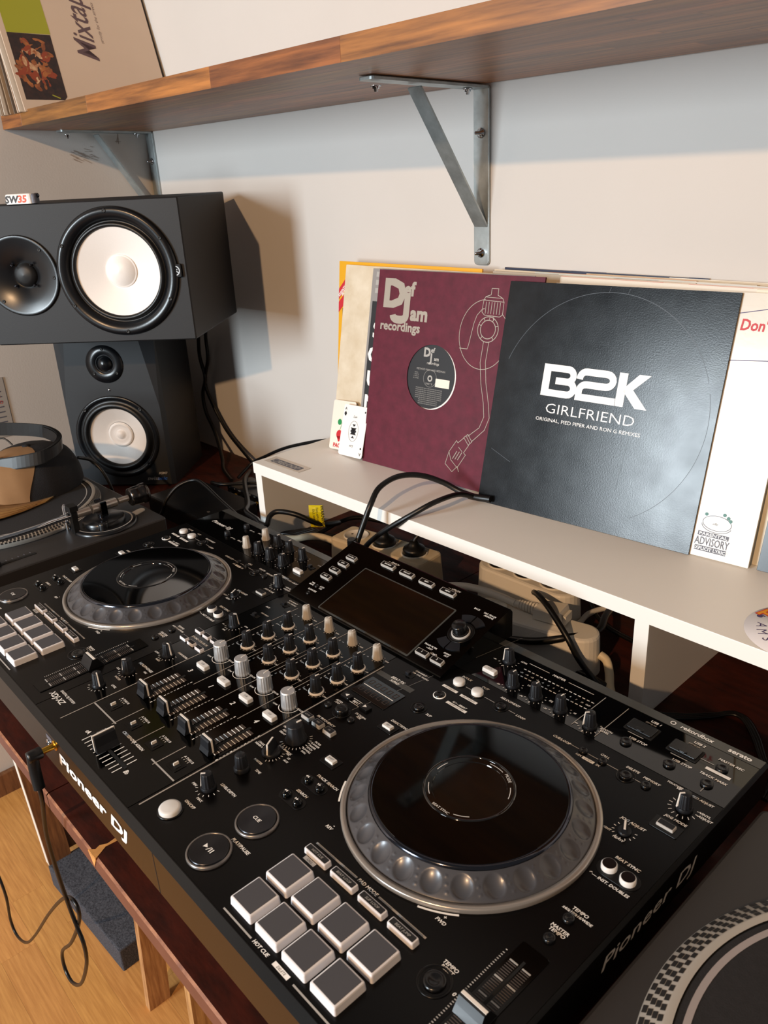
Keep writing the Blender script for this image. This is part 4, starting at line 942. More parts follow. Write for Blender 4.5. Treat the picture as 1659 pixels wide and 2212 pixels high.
b = MB(); b.add([(-w, 14, 0), (0, 14, 0), (0, d, 0), (-w, d, 0), (-w, 14, h), (0, 14, h), (0, d, h), (-w, d, h)], [(0, 3, 2, 1), (4, 5, 6, 7), (1, 2, 6, 5), (2, 3, 7, 6), (3, 0, 4, 7)]); part('cabinet', b, M['cabblack'], low)
b = MB()   # faceted baffle
b.add([(-w, 14, 0), (0, 14, 0), (0, 14, h), (-w, 14, h), (-w+6, 0, 4), (-6, 0, 4), (-6, 0, 175), (-34, 0, h-3), (-w+34, 0, h-3), (-w+6, 0, 175)],
      [(0, 1, 5, 4), (1, 6, 5), (1, 2, 7, 6), (2, 3, 8, 7), (3, 0, 9, 8), (0, 4, 9)], 0, False)
xe = 6+28*50/168
holed(b, [(-w+6, 4), (-6, 4), (-6, 175), (-xe, 225), (-w+xe, 225), (-w+6, 175)], (-108, 112), 79)
holed(b, [(-w+xe, 225), (-xe, 225), (-34, h-3), (-w+34, h-3)], (-108, 268), 18)
part('baffle', b, M['frontgrey'], low)
tw, wz = 268, 112; cx = -108
b = MB(); b.lathe([(39, 0), (39, 1.6), (21, 1.6), (19, 0), (16, -3)], 48, M=RX90, cap=False); part('tweeter_flange', b, M['satin'], low, (cx, -.2, tw))
b = MB(); b.lathe([(17, -4), (15, 0), (10, 5), (4, 7.4), (0, 7.8)], 36, M=RX90); part('tweeter_dome', b, M['satin'], low, (cx, -.6, tw))
for a in (90, 218, 322): screw(low, cx+31*math.cos(R(a)), tw+31*math.sin(R(a)), -1.8, 3)
b = MB(); b.lathe([(90, 0), (90, 2.2), (86, 3), (82, 2), (80, 0)], 72, M=RX90, cap=False); part('woofer_frame', b, M['satin'], low, (cx, -.2, wz))
b = MB(); b.lathe([(80, 0), (77, -2), (74, 3), (69, 6), (64, 4), (61, -2)], 72, M=RX90, cap=False); part('surround', b, M['rubber'], low, (cx, -.4, wz))
b = MB(); b.lathe([(61.5, -1), (60, -2), (28, -17)], 72, M=RX90, cap=False); b.lathe([(27.5, -16), (26, -15), (24, -13.5)], 48, M=RX90, cap=False); part('cone', b, M['cone'], low, (cx, 1.5, wz), label='white woofer cone')
b = MB(); b.lathe([(27, -17), (25.5, -12.5), (22, -13), (12, -18), (8, -13), (3, -11), (0, -10.8)], 48, M=RX90); part('dust_cap', b, M['cone'], low, (cx, 1.5, wz))
for a in (45, 135, 225, 315): screw(low, cx+85*math.cos(R(a)), wz+85*math.sin(R(a)), -2.6, 4)
b = MB(); b.lathe([(3, 0), (2.6, 1.2), (0, 1.6)], 16, M=RX90); part('led', b, M['chrome'], low, (cx, -.2, 214))
b = MB(); b.text('swiss', -46, 14, 8, M=RX90, bold=.02, shear=.3, sx=1.1, z=.3, mi=0); b.text('onic', -26, 14, 8, M=RX90, bold=.02, shear=.3, sx=1.1, z=.3, mi=1); b.text('ASM7', -22, 27, 5, M=RX90, bold=.03, shear=.1, sx=1.1, z=.3, mi=0)
part('front_lettering', b, (M['dimwhite'], M['bluelogo']), low)
up = thing('loudspeaker', 'larger charcoal studio monitor lying on its side on top of the other', 'speaker', (-926, 320, 234), (0, 0, 42.6), 'studio monitors')
w, h, d = 367, 235, 282
b = MB(); rg = []
def xr(w_, h_, y, r=3):
    o = MB().rrect(w_, h_, r, 3, 0, 0); return [(p[0]-w/2, y, p[1]+h/2) for p in o]
b.loft([list(reversed(xr(w-4, h-4, 0))), list(reversed(xr(w, h, 2))), list(reversed(xr(w, h, d)))], 0, False, cap0=False)
f = MB().rrect(w-4, h-4, 3, 3); part('cabinet', b, M['cabinet'], up)
b = MB(); holed(b, [(-225, 2), (-2, 2), (-2, h-2), (-225, h-2)], (-122, 119), 88); holed(b, [(-w+2, 2), (-225, 2), (-225, h-2), (-w+2, h-2)], (-296, 119), 58); part('baffle', b, M['baffle'], up)
b = MB(); b.box(-w+1, -1, 20, 21, 1, h-1)
wx, wz = -122, 119
b = MB(); b.lathe([(107, 0), (107, 3), (104.5, 7), (99, 8.6), (92, 6), (86, 1), (84, -4)], 96, M=RX90, cap=False); part('woofer_frame', b, M['satin'], up, (wx, -.1, wz))
b = MB(); b.lathe([(85, 0), (83, -3), (81, 2.5), (78, 5.5), (74.5, 3), (72.8, -2)], 96, M=RX90, cap=False); part('surround', b, M['rubber'], up, (wx, .2, wz))
b = MB(); b.lathe([(73.4, 0), (72, -.5), (27.5, -16)], 96, M=RX90, cap=False); part('cone', b, M['cone'], up, (wx, .6, wz), label='white woofer cone')
b = MB(); b.lathe([(28.2, -16.6), (27.2, -13.6), (25.8, -14.6), (24.6, -13.0), (16, -6.8), (8, -4.4), (0, -3.6)], 64, M=RX90); part('dust_cap', b, M['cone'], up, (wx, .4, wz))
for k in range(6): a = R(32+60*k); screw(up, wx+100*math.cos(a), wz+100*math.sin(a), -8, 3.4)
tx_, tz_ = -296, 119
b = MB(); b.lathe([(68, 0), (68, 2.4), (66, 3.2), (62, 2.2), (50, -.6), (34, -7), (24, -13), (20, -16), (0, -16.5)], 72, M=RX90, cap=False); part('tweeter_horn', b, M['satin'], up, (tx_, -.4, tz_), label='shallow round horn around the tweeter')
b = MB(); b.lathe([(21, -15.5), (19, -11), (12, -7.5), (0, -6)], 40, M=RX90); part('tweeter_dome', b, M['grille'], up, (tx_, -.4, tz_))
for a in (25, 155, 205, 335): screw(up, tx_+59*math.cos(R(a+20)), tz_+59*math.sin(R(a+20)), -2, 3)
for a in (45, 135, 225, 315):
    b = MB(); b.lathe([(2.2, 0), (2.2, 6), (0, 6.4)], 10, M=RX90); part('grille_pin', b, M['darkchrome'], up, (tx_+24*math.cos(R(a)), 10, tz_+24*math.sin(R(a))))
b = MB(); b.rbox(20, 22, 6, 2, 1, M=RX90, k=3); bd = part('badge', b, M['satin'], up, (-19, -.1, 118))
b = MB(); b.ring(6.6, 8.2, 0, 32, 0, RX90)
for a in (90, 210, 330): b.line((0, 0), (6.6*math.cos(R(a)), 6.6*math.sin(R(a))), 1.6, z=0, M=RX90); b.line((0, 0), (-4.6*math.cos(R(a)), -4.6*math.sin(R(a))), 1.2, z=0, M=RX90)
part('emblem', b, M['silver'], bd, (0, -6.3, 0))
# lighter on top
lt = thing('lighter', 'small white and orange lighter lying on the upper loudspeaker', 'lighter', (-1125, 142, 469.2), (0, 0, 46))
b = MB(); b.rbox(46, 19, 16, 6, 3, M=T(-4, 0, 0)); part('body', b, M['whitep'], lt)
b = MB(); b.rbox(9, 18.4, 15, 5, 3, M=T(21, 0, .3)); part('wheel_guard', b, M['grey'], lt); b = MB(); b.lathe([(4, -3), (4, 3)], 12, M=T(24, 0, 12) @ RX90); part('spark_wheel', b, M['darkchrome'], lt)
b = MB(); b.text('SW', -16, 2.4, 10.5, M=T(0, -9.6, 0) @ RX90, bold=.05, shear=.2, sx=.95, z=.1, mi=0); b.text('35', 2, 2.4, 10.5, M=T(0, -9.6, 0) @ RX90, bold=.05, shear=.2, sx=1.0, z=.1, mi=1); part('lettering', b, (M['ink'], mat('orange_red', 'd2512a', .5)), lt)

# ------------------------------------------------------------------ record sleeves
def frame(yw, tl, rl=0):
    y, t, r = R(yw), R(tl), R(rl)
    ux = Vector((math.cos(y), math.sin(y), 0)); n = Vector((-math.sin(y), math.cos(y), 0)); uz = Vector((0, 0, 1))*math.cos(t)+n*math.sin(t)
    a = ux*math.cos(r)+uz*math.sin(r); b = -ux*math.sin(r)+uz*math.cos(r); c = a.cross(b)
    return Matrix(((a.x, b.x, c.x), (a.y, b.y, c.y), (a.z, b.z, c.z)))
def sleeve(lab, x, y, z, yw, tl, rl, m, group=None, t=2.6, wd=315, ht=315, name='record_sleeve', cat='record sleeve', edge=None):
    o = thing(name, lab, cat, (x, y, z), frame(yw, tl, rl), group)
    if m is not None:
        b = MB(); b.rbox(wd, ht, t, .8, .3, M=T(wd/2, ht/2, -t), k=2); part('cover', b, m, o)
        if edge is not None:
            b = MB(); x_ = 0; k = 0
            while x_ < wd:
                L = random.uniform(25, 120); x2 = min(wd, x_+L); b.box(x_, x2, ht-.05, ht+.12, -t, 0, random.choice((0, 0, 1, 2, 3))); x_ = x2
            part('top_edge', b, (edge, M['sleevec'], M['edge1'], M['edge2']), o, label='worn multicoloured top edge')
    return o
ZS = 37.9
# B2K sleeve
s1 = sleeve('black glossy record sleeve with big white B2K lettering', -375.9, 438.4, ZS, 6.3, 15.2, .1, M['b2k'])
b = MB(); W = 8.6
# letters as thick bars; baseline 165.7, cap top 208.5
y0, y1 = 165.7, 208.6; ym = 187.4
b.poly([(74.9, y0), (86.2, y0), (86.2, y1), (74.9, y1)], .3)
def band(pts, w): b.stroke(pts, w, z=.3)
def arc(cx, cy, rx, ry, a0, a1, n=8): return [(cx+rx*math.cos(R(a0+(a1-a0)*i/n)), cy+ry*math.sin(R(a0+(a1-a0)*i/n))) for i in range(n+1)]
band([(80, y1-4.6), (112, y1-4.6)]+arc(112, (y1-4.6+ym)/2, 8.5, (y1-4.6-ym)/2, 90, -90)[1:]+[(95, ym)], 9.2)
band([(95, ym), (116, ym)]+arc(114, (y0+4.6+ym)/2, 9, (ym-y0-4.6)/2, 90, -90)[1:]+[(80, y0+4.6)], 9.2)
band([(130, y1-15)]+arc(139, y1-13.6, 9, 9, 180, 90, 5)[1:]+[(168, y1-4.6)]+arc(168, (y1-4.6+ym)/2, 9.5, (y1-4.6-ym)/2, 90, -90)[1:]+[(141, ym)]+arc(141, (ym+y0+4.6)/2, 9.5, (ym-y0-4.6)/2, 90, 180, 5)[1:]+[(131.5, y0+4.6), (184, y0+4.6)], 9.2)
b.poly([(184.5, y0), (196, y0), (196, y1), (184.5, y1)], .3)
b.poly([(193, 185.5), (212, y0), (228, y0), (206, 188.5), (226.5, y1), (211, y1), (196, 192.5)], .3)
b.text('GIRLFRIEND', 151, 143, 13.2, sx=1.26, z=.3, bold=-.012); b.text('ORIGINAL, PIED PIPER AND RON G REMIXES', 150, 131.4, 4.7, sx=1.13, z=.3)
part('lettering', b, M['whitep'], s1)
b = MB(); b.ring(149.6, 150.3, 0, 90, 0, T(157, 157, .1), 20, 160); b.ring(149.5, 150.2, 0, 60, 0, T(157, 157, .1), -60, 15)
for (a_, b_, c_, d_) in ((200, 150, 204, 108), (206, 60, 212, 128), (10, 80, 44, 66), (150, 306, 152, 313), (176, 305, 178, 312)): b.line((a_, b_), (c_, d_), .5, z=.1)
part('ring_wear', b, mat('wear', '3c424a', .4), s1)
# Def Jam sleeve with centre hole
s2 = sleeve('maroon record sleeve with a round centre hole and turntable drawing', -642.7, 445.3, ZS, 3.4, 12.5, .5, None)
b = MB(); n = 64; hc = (131.5, 157); hr = 50; vs = []
def sq(a):
    c, s = math.cos(a), math.sin(a); L = 1e9
    if c > 1e-9: L = min(L, (315-hc[0])/c)
    if c < -1e-9: L = min(L, -hc[0]/c)
    if s > 1e-9: L = min(L, (315-hc[1])/s)
    if s < -1e-9: L = min(L, -hc[1]/s)
    return (hc[0]+L*c, hc[1]+L*s)
angs = sorted([2*math.pi*i/n for i in range(n)]+[math.atan2(yy-hc[1], xx-hc[0]) % (2*math.pi) for xx in (0, 315) for yy in (0, 315)])
N = len(angs)
for zz in (0, -1.0):
    for a in angs: vs.append((*sq(a), zz))
    for a in angs: vs.append((hc[0]+hr*math.cos(a), hc[1]+hr*math.sin(a), zz))
fs = []
for i in range(N):
    j = (i+1) % N; fs += [(i, j, N+j, N+i), (2*N+i, 3*N+i, 3*N+j, 2*N+j), (i, 2*N+i, 2*N+j, j), (N+i, N+j, 3*N+j, 3*N+i)]
b.add(vs, fs); b.box(0, 315, 0, 315, -3.2, -2.6); part('cover', b, M['maroon'], s2)
b = MB(); b.disc(51, 0, 64, 0, T(131.5, 157, -2.2)); part('inner_sleeve', b, M['whitep'], s2)
b = MB(); b.disc(50, 0, 64, 0, T(127.5, 158, -1.6)); b.disc(5, 0, 24, 1, T(129, 155, -1.3)); b.disc(2.6, 0, 24, 0, T(129, 155, -1.2)); rec = part('record_label', b, (M['ink'], M['dimwhite']), s2, label='black centre label of the record')
b = MB(); b.ring(13, 13.4, -1.3, 40, 0, T(129, 155, 0))
b.text('D', 118, 188, 13, bold=.06, z=-1.3); b.text('ef', 129, 195, 7, bold=.05, z=-1.3); b.text('J', 127, 181, 12, bold=.06, z=-1.3); b.text('am', 138, 183, 5.5, bold=.05, z=-1.3); b.text('recordings', 132, 176.5, 4, bold=.03, z=-1.3)
b.text('METHOD MAN AND REDMAN', 129, 166.5, 3.0, z=-1.3)
for j, t_ in enumerate(('SIDE A', '1. PART II', '2. PART II', '33 1/3 RPM')): b.text(t_, 100, 161-3*j, 1.7, z=-1.3)
b.text('PART II', 128, 145, 3, z=-1.3)
for j in range(9): b.text('PRODUCED BY ERICK SERMON FOR RECORDINGS', 129, 138-3*j, 1.5, z=-1.3, sx=1.1 if j < 6 else .8)
part('label_print', b, M['dimwhite'], s2)
b = MB(); b.rbox(28, 13, .3, .3, 0, M=T(155, 150, -1.4)); part('label_sticker', b, M['cardp'], s2)
b = MB()
def lt2(ch, x, y, cap_, sx, bold=.05): b.text(ch, x, y, cap_, z=.25, bold=bold, sx=sx, align='L')
lt2('D', 17.5, 259.5, 40, 1.12, .075); lt2('ef', 59.5, 277.5, 20, 1.0, .06)
b.poly([(61, 237+12), (61, 277.5), (73.5, 277.5), (73.5, 236)], .25) if False else None
b.stroke([(66.5, 277.5), (66.5, 246)]+arc(54.5, 246, 12, 7.0, 0, -90, 6)[1:]+arc(50, 246, 12, 7, -90, -180, 6), 12.5, z=.25)
lt2('am', 76.5, 240.5, 21, .98, .06); lt2('recordings', 13.5, 222, 13.5, 1.03, .045)
part('lettering', b, M['silverprint'], s2, label='bold silver lettering'); b = MB()
K = dict(w=.9, z=.25)
b.stroke(arc(223, 230, 45, 50, 95, 395, 48), **K)                      # platter circle
b.stroke([(181, 207), (196, 207), (198, 214)]+[(203, 245), (207, 257), (215, 266), (219, 267)], **K)
b.stroke([(251, 262), (258, 255), (263, 245), (269, 244)], **K)
for rr in (13.5, 18.5): b.stroke(arc(229.5, 238, rr, rr*.98, 0, 360, 40), w=1.1, z=.25)
for a in (20, 60, 120, 160, 230, 310): b.line((229.5+13.5*math.cos(R(a)), 238+13.5*math.sin(R(a))), (229.5+18.5*math.cos(R(a)), 238+18.5*math.sin(R(a))), 1.0, z=.25)
b.stroke([(228, 296), (240, 296), (240, 287), (249, 283), (252, 278), (252, 260), (247, 257), (220, 258), (215, 262), (216, 279), (219, 284), (228, 287), (228, 296)], **K)
b.line((216, 279), (252, 278), .9, z=.25); b.line((219, 283.5), (249, 283), .7, z=.25)
for x in (221, 226, 231, 236, 241, 246): b.line((x, 277), (x, 260), .9, z=.25)
b.line((231, 258), (230, 252), .8, z=.25); b.line((237, 258), (237, 252), .8, z=.25)
b.stroke([(224.5, 220), (223, 190), (229, 160), (238, 132), (242, 112), (236, 95), (217, 79)], **K); b.stroke([(234, 220), (232.5, 191), (238, 162), (247, 133), (252, 112), (246, 93), (225, 72)], **K)
b.stroke([(217, 82), (226, 72), (220, 66), (210, 76), (217, 82)], **K); b.line((214, 79), (223, 69), .9, z=.25)
b.stroke([(211, 76), (200, 66), (197, 69), (185, 50), (190, 38), (204, 28), (217, 50), (213, 53), (221, 66)], **K)
for k in range(3): b.line((193+k*5, 40+0*k), (200+k*5, 53+0*k), 1.1, z=.25)
b.line((202, 60), (210, 54), .9, z=.25); b.line((204, 30), (208, 22), 1.1, z=.25); b.stroke([(185, 50), (180, 30), (195, 20), (204, 30)], **K)
part('line_drawing', b, M['silverprint'], s2, label='silver line drawing of a tonearm')

# white sleeve with red lettering
s3 = sleeve("glossy white record sleeve with red lettering, right of the black sleeve", -307, 449.9, ZS, 6.2, 15.2, .2, M['sleevew'], t=3.2)
b = MB(); b.text("Don't", 250, 272.5, 12.5, z=.3, mi=0, align='L', sx=.86, shear=.1, bold=.03)
b.line((150, 272), (315, 305), .9, z=.25, mi=1); b.line((150, 230), (315, 242), .9, z=.25, mi=1); b.line((150, 300), (315, 300.5), .01, z=.25, mi=1)
PM = (M['red'], M['purple'], M['grey'], M['whitep'], mat('teal_print', '4e7f78', .5))
part('lettering', b, PM, s3, label='red lettering between thin purple rules'); b = MB()
b.poly([(250, 26), (287, 26), (287, 31.5), (250, 31.5)], .25, 2); b.poly([(249, 7.5), (287, 7.5), (287, 13.8), (249, 13.8)], .25, 2)
b.text('PARENTAL', 268.5, 27, 3.6, sx=1.35, bold=.02, z=.35, mi=3); b.text('ADVISORY', 268.5, 15.2, 9.4, sx=.63, bold=.02, z=.3, mi=2); b.text('EXPLICIT LYRICS', 268.2, 8.7, 4.0, sx=.98, bold=.02, z=.35, mi=3)
part('advisory_label', b, PM, s3, label='grey and white advisory panel'); b = MB()
b.stroke(arc(270, 44, 17, 9, 0, 360, 30), .7, z=.25, mi=2); b.stroke(arc(270, 41.5, 17.5, 9, 180, 350, 20), .7, z=.25, mi=2); b.text('effe', 268, 41.5, 3, shear=.3, z=.3, mi=2)
for (x, y) in ((256, 53), (282, 53), (285, 50), (277, 56)): b.disc(2.2, .28, 10, 4, T(x, y, 0))
part('doodle', b, PM, s3)
s4 = sleeve('dark sleeve at the right edge of the photo, mostly behind the white one', 14, 489.8, ZS, 6.0, 15.2, 0, M['sleeveb'])
b = MB(); b.stroke([(8, 55), (16, 62), (24, 58), (16, 50), (10, 44), (26, 47)], 1.2, z=.25); b.stroke([(20, 85), (28, 92), (34, 86)], 1.2, z=.25); part('printed_artwork', b, mat('copper_print', 'a2603a', .4), s4)
s5 = sleeve('cream record sleeve with frayed left edge behind the playing cards', -749, 466, ZS, 2.6, 11.4, 0, M['sleevec'], t=3)
s6 = sleeve('yellow record sleeve at the left back of the row', -776, 499, ZS, 2.6, 6.5, 0, M['sleevey'], t=3)
b = MB(); b.poly([(0, 228), (22, 250), (22, 268), (0, 246)], .25, 0); b.poly([(0, 250), (24, 278), (24, 294), (0, 268)], .25, 0); b.text('ESSENTIAL', 12, 266, 4.4, rot=48, z=.35, mi=1, bold=.03); b.text('IBIZA', 15, 262, 4.4, rot=48, z=.35, mi=1, bold=.03)
b.box(10, 26, 130, 236, .05, .25, 2); b.box(12, 24, 210, 224, .3, .45, 1); part('printed_artwork', b, (M['red'], M['whitep'], M['ink']), s6)
s7 = sleeve('grey and black sleeve peeking out left of the maroon one', -664.5, 450.5, ZS, 3.4, 12.5, .5, M['sleeveg'], t=2.4)
b = MB(); b.box(5, 40, 0, 263, .02, .2, 0)
for k in range(3): b.box(9, 36, 276+13*k, 284+13*k, .02, .2, 2)
for k, ch in enumerate('SOUNDS'): b.text(ch, 21, 205-40*k, 24, z=.35, mi=1, bold=.05, sx=1.1)
part('printed_artwork', b, (M['ink'], M['whitep'], M['dimwhite']), s7)
# the rest of the row: sleeves fanned between the front ones and the wall, all distinct by the colour of the top edge
rowc = [('ivory edged', 'ded5c0', 'e4dac6', -60), ('thin red edged', 'd8cfc0', 'c22026', -330), ('pink beige edged', 'cdb4a2', 'd8bfae', -330), ('black edged', 'b8ae9e', '151515', -452), ('pale grey edged', 'c5c3be', 'cfcbc2', -250),
        ('teal edged', 'c9c8c0', '6aa0a2', -380), ('orange edged', 'cfbfa6', 'e0602e', -455), ('magenta edged', '9d2a66', 'a83a70', -20), ('tan edged', 'b9a382', 'c4ae8c', -300), ('white edged', 'e8e4da', 'd8d0c4', -180), ('bright white edged', 'f0ede8', 'f4f1ea', -40), ('navy edged', '1d2340', '23284a', -445)]
NR = len(rowc)
for i, (nm, ca, cb, x0) in enumerate(rowc):
    f = i/(NR-1); slp = .030*(1-f)+SL*f
    yb = (487.5*(1-f)+546*f)+slp*(x0+434); yt = (556.5*(1-f)+580.6*f)+slp*(x0+434)
    sleeve('%s record sleeve in the row between the front sleeves and the wall' % nm, x0, yb, ZS, math.degrees(math.atan(slp)), math.degrees(math.asin((yt-yb)/315)), 0, mat('row_%d' % i, ca, .45), t=1.9, edge=mat('rowe_%d' % i, cb, .5))
# playing cards
c1 = sleeve('cream playing card with red cherries leaning behind the white card', -741, 452, ZS, 0, 17, 4, None, name='playing_card', cat='playing card')
b = MB(); b.rbox(60, 87, .5, 4, .1, M=T(30, 43.5, 0)); part('card', b, M['cardp'], c1)
b = MB(); b.disc(8, .7, 20, 0, T(24, 27, 0)); b.disc(8, .7, 20, 0, T(37, 25, 0)); b.poly([(17, 24), (31, 24), (26, 15), (23, 14)], .7, 0); b.poly([(31, 22), (44, 22), (39, 13), (36, 12)], .7, 0)
b.disc(5.4, .7, 16, 1, T(22, 49, 0)); b.disc(5.4, .7, 16, 1, T(38, 47, 0)); b.line((24, 34), (30, 52), .9, .7, 1); b.line((37, 32), (30, 52), .9, .7, 1); b.text('PACHA', 27, 4, 7, z=.8, bold=.05, sx=1.0); part('print', b, (M['red'], M['green']), c1)
c2 = sleeve('white playing card with a black hourglass emblem against the maroon sleeve', -703, 441.5, ZS, -2, 18, 3.5, None, name='playing_card', cat='playing card')
b = MB(); b.rbox(64, 88, .5, 4.5, .1, M=T(32, 44, 0)); part('card', b, M['whitep'], c2)
b = MB(); b.stroke(arc(33, 44, 12.5, 17.5, 0, 360, 36), .5, z=.7)
for (y_, s_, f_) in ((56, 4.5, -1), (50, 8, -1), (38, 8, 1), (32, 4.5, 1)):
    b.add([(33-s_, y_, .7), (33+s_, y_, .7), (33, y_-f_*-1*s_*.95*-1 if False else y_+f_*s_*.95, .7)], [(0, 1, 2) if f_ > 0 else (1, 0, 2)])
b.poly([(25, 44), (41, 44), (37, 48), (29, 48)], .7); b.poly([(29, 40), (37, 40), (41, 44), (25, 44)], .7)
b.text('Luv', 33, 67, 4.6, shear=.4, z=.7); b.text('Luv', 33, 20, 4.6, shear=.4, z=.7, rot=180); b.text('A', 6, 78, 5.5, z=.7); b.text('\u2660', 6, 70, 5, z=.7); b.text('A', 58, 10, 5.5, z=.7, rot=180); b.disc(2, .7, 10, 0, T(6, 70, 0)); b.disc(2, .7, 10, 0, T(58, 17, 0)); b.disc(1.8, .7, 10, 0, T(58, 79, 0)); part('print', b, M['ink'], c2)
# stickers on the white shelf
b = MB(); b.poly([(0, 0), (98, 0), (98, 26), (0, 26)], 0, 0); b.rbox(78, 15, .06, 3, 0, M=T(50, 12, 0), mi=1); b.text('RELOOP', 53, 7.4, 9, z=.12, bold=.05, sx=1.2, mi=2, shear=.25); b.stroke(arc(20, 12, 6, 5, 40, 320, 12), 1.6, z=.12, mi=2)
solo('logo_sticker', b, (mat('clear_film', 'cfc3b4', .15), M['grey'], M['dimwhite']), 'clear sticker with a grey outlined logo on the left end of the white shelf', 'sticker', (-777, 335, 37.95), (0, 0, 1))
st = thing('round_sticker', 'round white sticker with orange and navy lettering at the right frame edge', 'sticker', (112, 385, 37.9), (0, 0, 0))
b = MB(); b.lathe([(58, 0), (58, .15), (0, .15)], 64); part('film', b, mat('sticker_white', 'd8cfcc', .3), st)
b = MB()
for k, ch in enumerate('AMSTERDAM'):
    a = R(196+k*19); b.text(ch, 46*math.cos(a), 46*math.sin(a), 10, z=.25, rot=math.degrees(a)+90, mi=0)
for k, ch in enumerate('THEBULLDOG'):
    a = R(163-k*16); b.text(ch, 37*math.cos(a), 37*math.sin(a), 17, z=.24, rot=math.degrees(a)-90, mi=1, bold=.11); b.text(ch, 37*math.cos(a), 37*math.sin(a), 17, z=.3, rot=math.degrees(a)-90, mi=2, bold=.04)
b.disc(24, .2, 40, 3); b.disc(3, .25, 12, 0, T(-49, 5, 0))
for k in range(4): b.disc(1.2, .25, 8, 0, T(-52+k*2.2, 9.4-abs(k-1.5)*1.2, 0))
part('print', b, (M['purple'], M['red'], M['orange'], M['blue']), st)

# records on the wooden shelf, leaning on the left wall
def lsleeve(lab, x, z, lean, m, y=249, group=None, ht=315):
    t_ = R(lean); a = Vector((0, 1, 0)); bb = Vector((-math.sin(t_), 0, math.cos(t_))); c = a.cross(bb)*1.0
    Mx = Matrix(((a.x, bb.x, c.x), (a.y, bb.y, c.y), (a.z, bb.z, c.z)))
    o = thing('record_sleeve', lab, 'record sleeve', (x, y, z), Mx, group)
    b = MB(); b.rbox(305, ht, 2.2, .8, .3, M=T(152, ht/2, -2.2), k=2); part('cover', b, m, o); return o
o = lsleeve('pale sleeve with handwritten lettering and a dark portrait panel on the wooden shelf', -1316, 624.5, 18, M['mixt'])
b = MB()
b.prism([(8, 21), (82, 21), (88, 27), (91, 140), (10, 141)], .05, .2, 1); b.poly([(10, 141), (92, 141), (92, 310), (10, 310)], .2, 0)

rr = random.Random(3)
for k in range(260):
    u, v = rr.gauss(0, .42), rr.gauss(0, .42)
    if u*u+v*v > 1: continue
    x, y = 46+34*u+8*v, 82+50*v; d = math.hypot(u+.1, v-.1)
    c = rr.choice((3, 3, 2)) if d < .33 else rr.choice((2, 2, 3, 5)) if d < .62 else rr.choice((2, 5, 1))
    if abs(v-.25) < .12 and abs(u) < .45: c = rr.choice((1, 1, 5))
    if abs(v+.3) < .1 and abs(u-.1) < .35: c = rr.choice((1, 2, 5))
    L = rr.uniform(10, 24); wd_ = rr.uniform(5, 10); a_ = rr.uniform(-60, 60)+(90 if rr.random() < .5 else 0)
    b.poly([(x+L*.5*math.cos(t)*math.cos(R(a_))-wd_*.5*math.sin(t)*math.sin(R(a_)), y+L*.5*math.cos(t)*math.sin(R(a_))+wd_*.5*math.sin(t)*math.cos(R(a_))) for t in [i*math.pi/5 for i in range(10)]], .22+k*.001, c)
b.line((60, 30), (74, 24), 2, .3, 0)
part('painted_panel', b, (M['lime'], M['skin2'], M['skin1'], M['skin3'], M['pinkink'], mat('rust_paint', '8c3a1c', .6)), o, label='dark panel with an orange and cream painted face'); b = MB(); b.text('Mixtape', 176, 96, 40, z=.25, rot=90, shear=.45, mi=4, align='L', bold=.012, sx=.78); b.text('Mixtape', 178, 97, 40, z=.22, rot=90, shear=.45, mi=0, align='L', bold=-.03, sx=.78) if False else None; b.text('strictly for the streets', 196, 130, 6, z=.25, rot=90, shear=.3, mi=4, align='L', bold=-.01)
part('lettering', b, (M['lime'], M['skin2'], M['skin1'], M['skin3'], M['pinkink']), o)
lc = ['d8d0c4', 'b9ab98', '8f7b68', 'd0b8a2', '6d6258', 'c9bfae', 'a0876c', 'ddd3c2', '7c6a58', 'bfa68c', 'cfc5b8', '94806c', 'd2c2ac', 'a89a88']
for i, c in enumerate(lc):
    xb = -1316-7.9*(i+1); xt = -1413.5-2.45*(i+1)
    lsleeve('worn sleeve in the stack leaning on the left wall behind the handwritten one', xb, 624.5, math.degrees(math.asin((xb-xt)/315)), mat('ls_%d' % i, c, .6), 247+random.uniform(-6, 5), 'sleeves leaning on the left wall')
# poster
b = MB(); b.rbox(95, 128, .6, 1, 0, M=T(0, 0, 0), mi=0)
for k in range(9): b.box(-20+random.uniform(0, 8), 38, 44-11*k, 46.5-11*k, .6, .75, 1)
b.text('12', 30, 22, 7, z=.8, mi=2); b.text('NO', 30, 8, 7, z=.8, mi=2)
solo('wall_notice', b, (M['paper'], M['grey'], M['red']), 'grey printed paper fixed to the left wall at the frame edge', 'paper', (XL+1, 92, 62), Matrix(((0, 0, 1), (1, 0, 0), (0, 1, 0))))

# ------------------------------------------------------------------ small devices and cables behind the controller
bx = thing('amplifier_box', 'low black box with a ribbed top edge behind the left turntable', 'device', (-1075, 246, -113), (0, 0, 2))
b = MB(); b.rbox(205, 118, 33, 3, 1.5, M=T(102, 59, 0)); part('case', b, M['satin'], bx)
b = MB()
for k in range(48): b.box(3+4.2*k, 5+4.2*k, 0, 5, 31.5, 33.9)
part('ribs', b, M['knob'], bx); b = MB(); b.disc(1.6, 0, 12); part('led', b, M['orange'], bx, (199, 6, 33.3))
b = MB(); b.text('DJ', 0, 0, 4); part('lettering', b, M['dimwhite'], bx, (170, 30, 33.3))
rc = thing('preamp', 'small black box with rows of sockets beside the white shelf leg', 'device', (-1020, 395, -113), (0, 0, 2))
b = MB(); b.rbox(130, 60, 26, 2, 1, M=T(65, 30, 0)); part('case', b, M['satin'], rc)
b = MB()
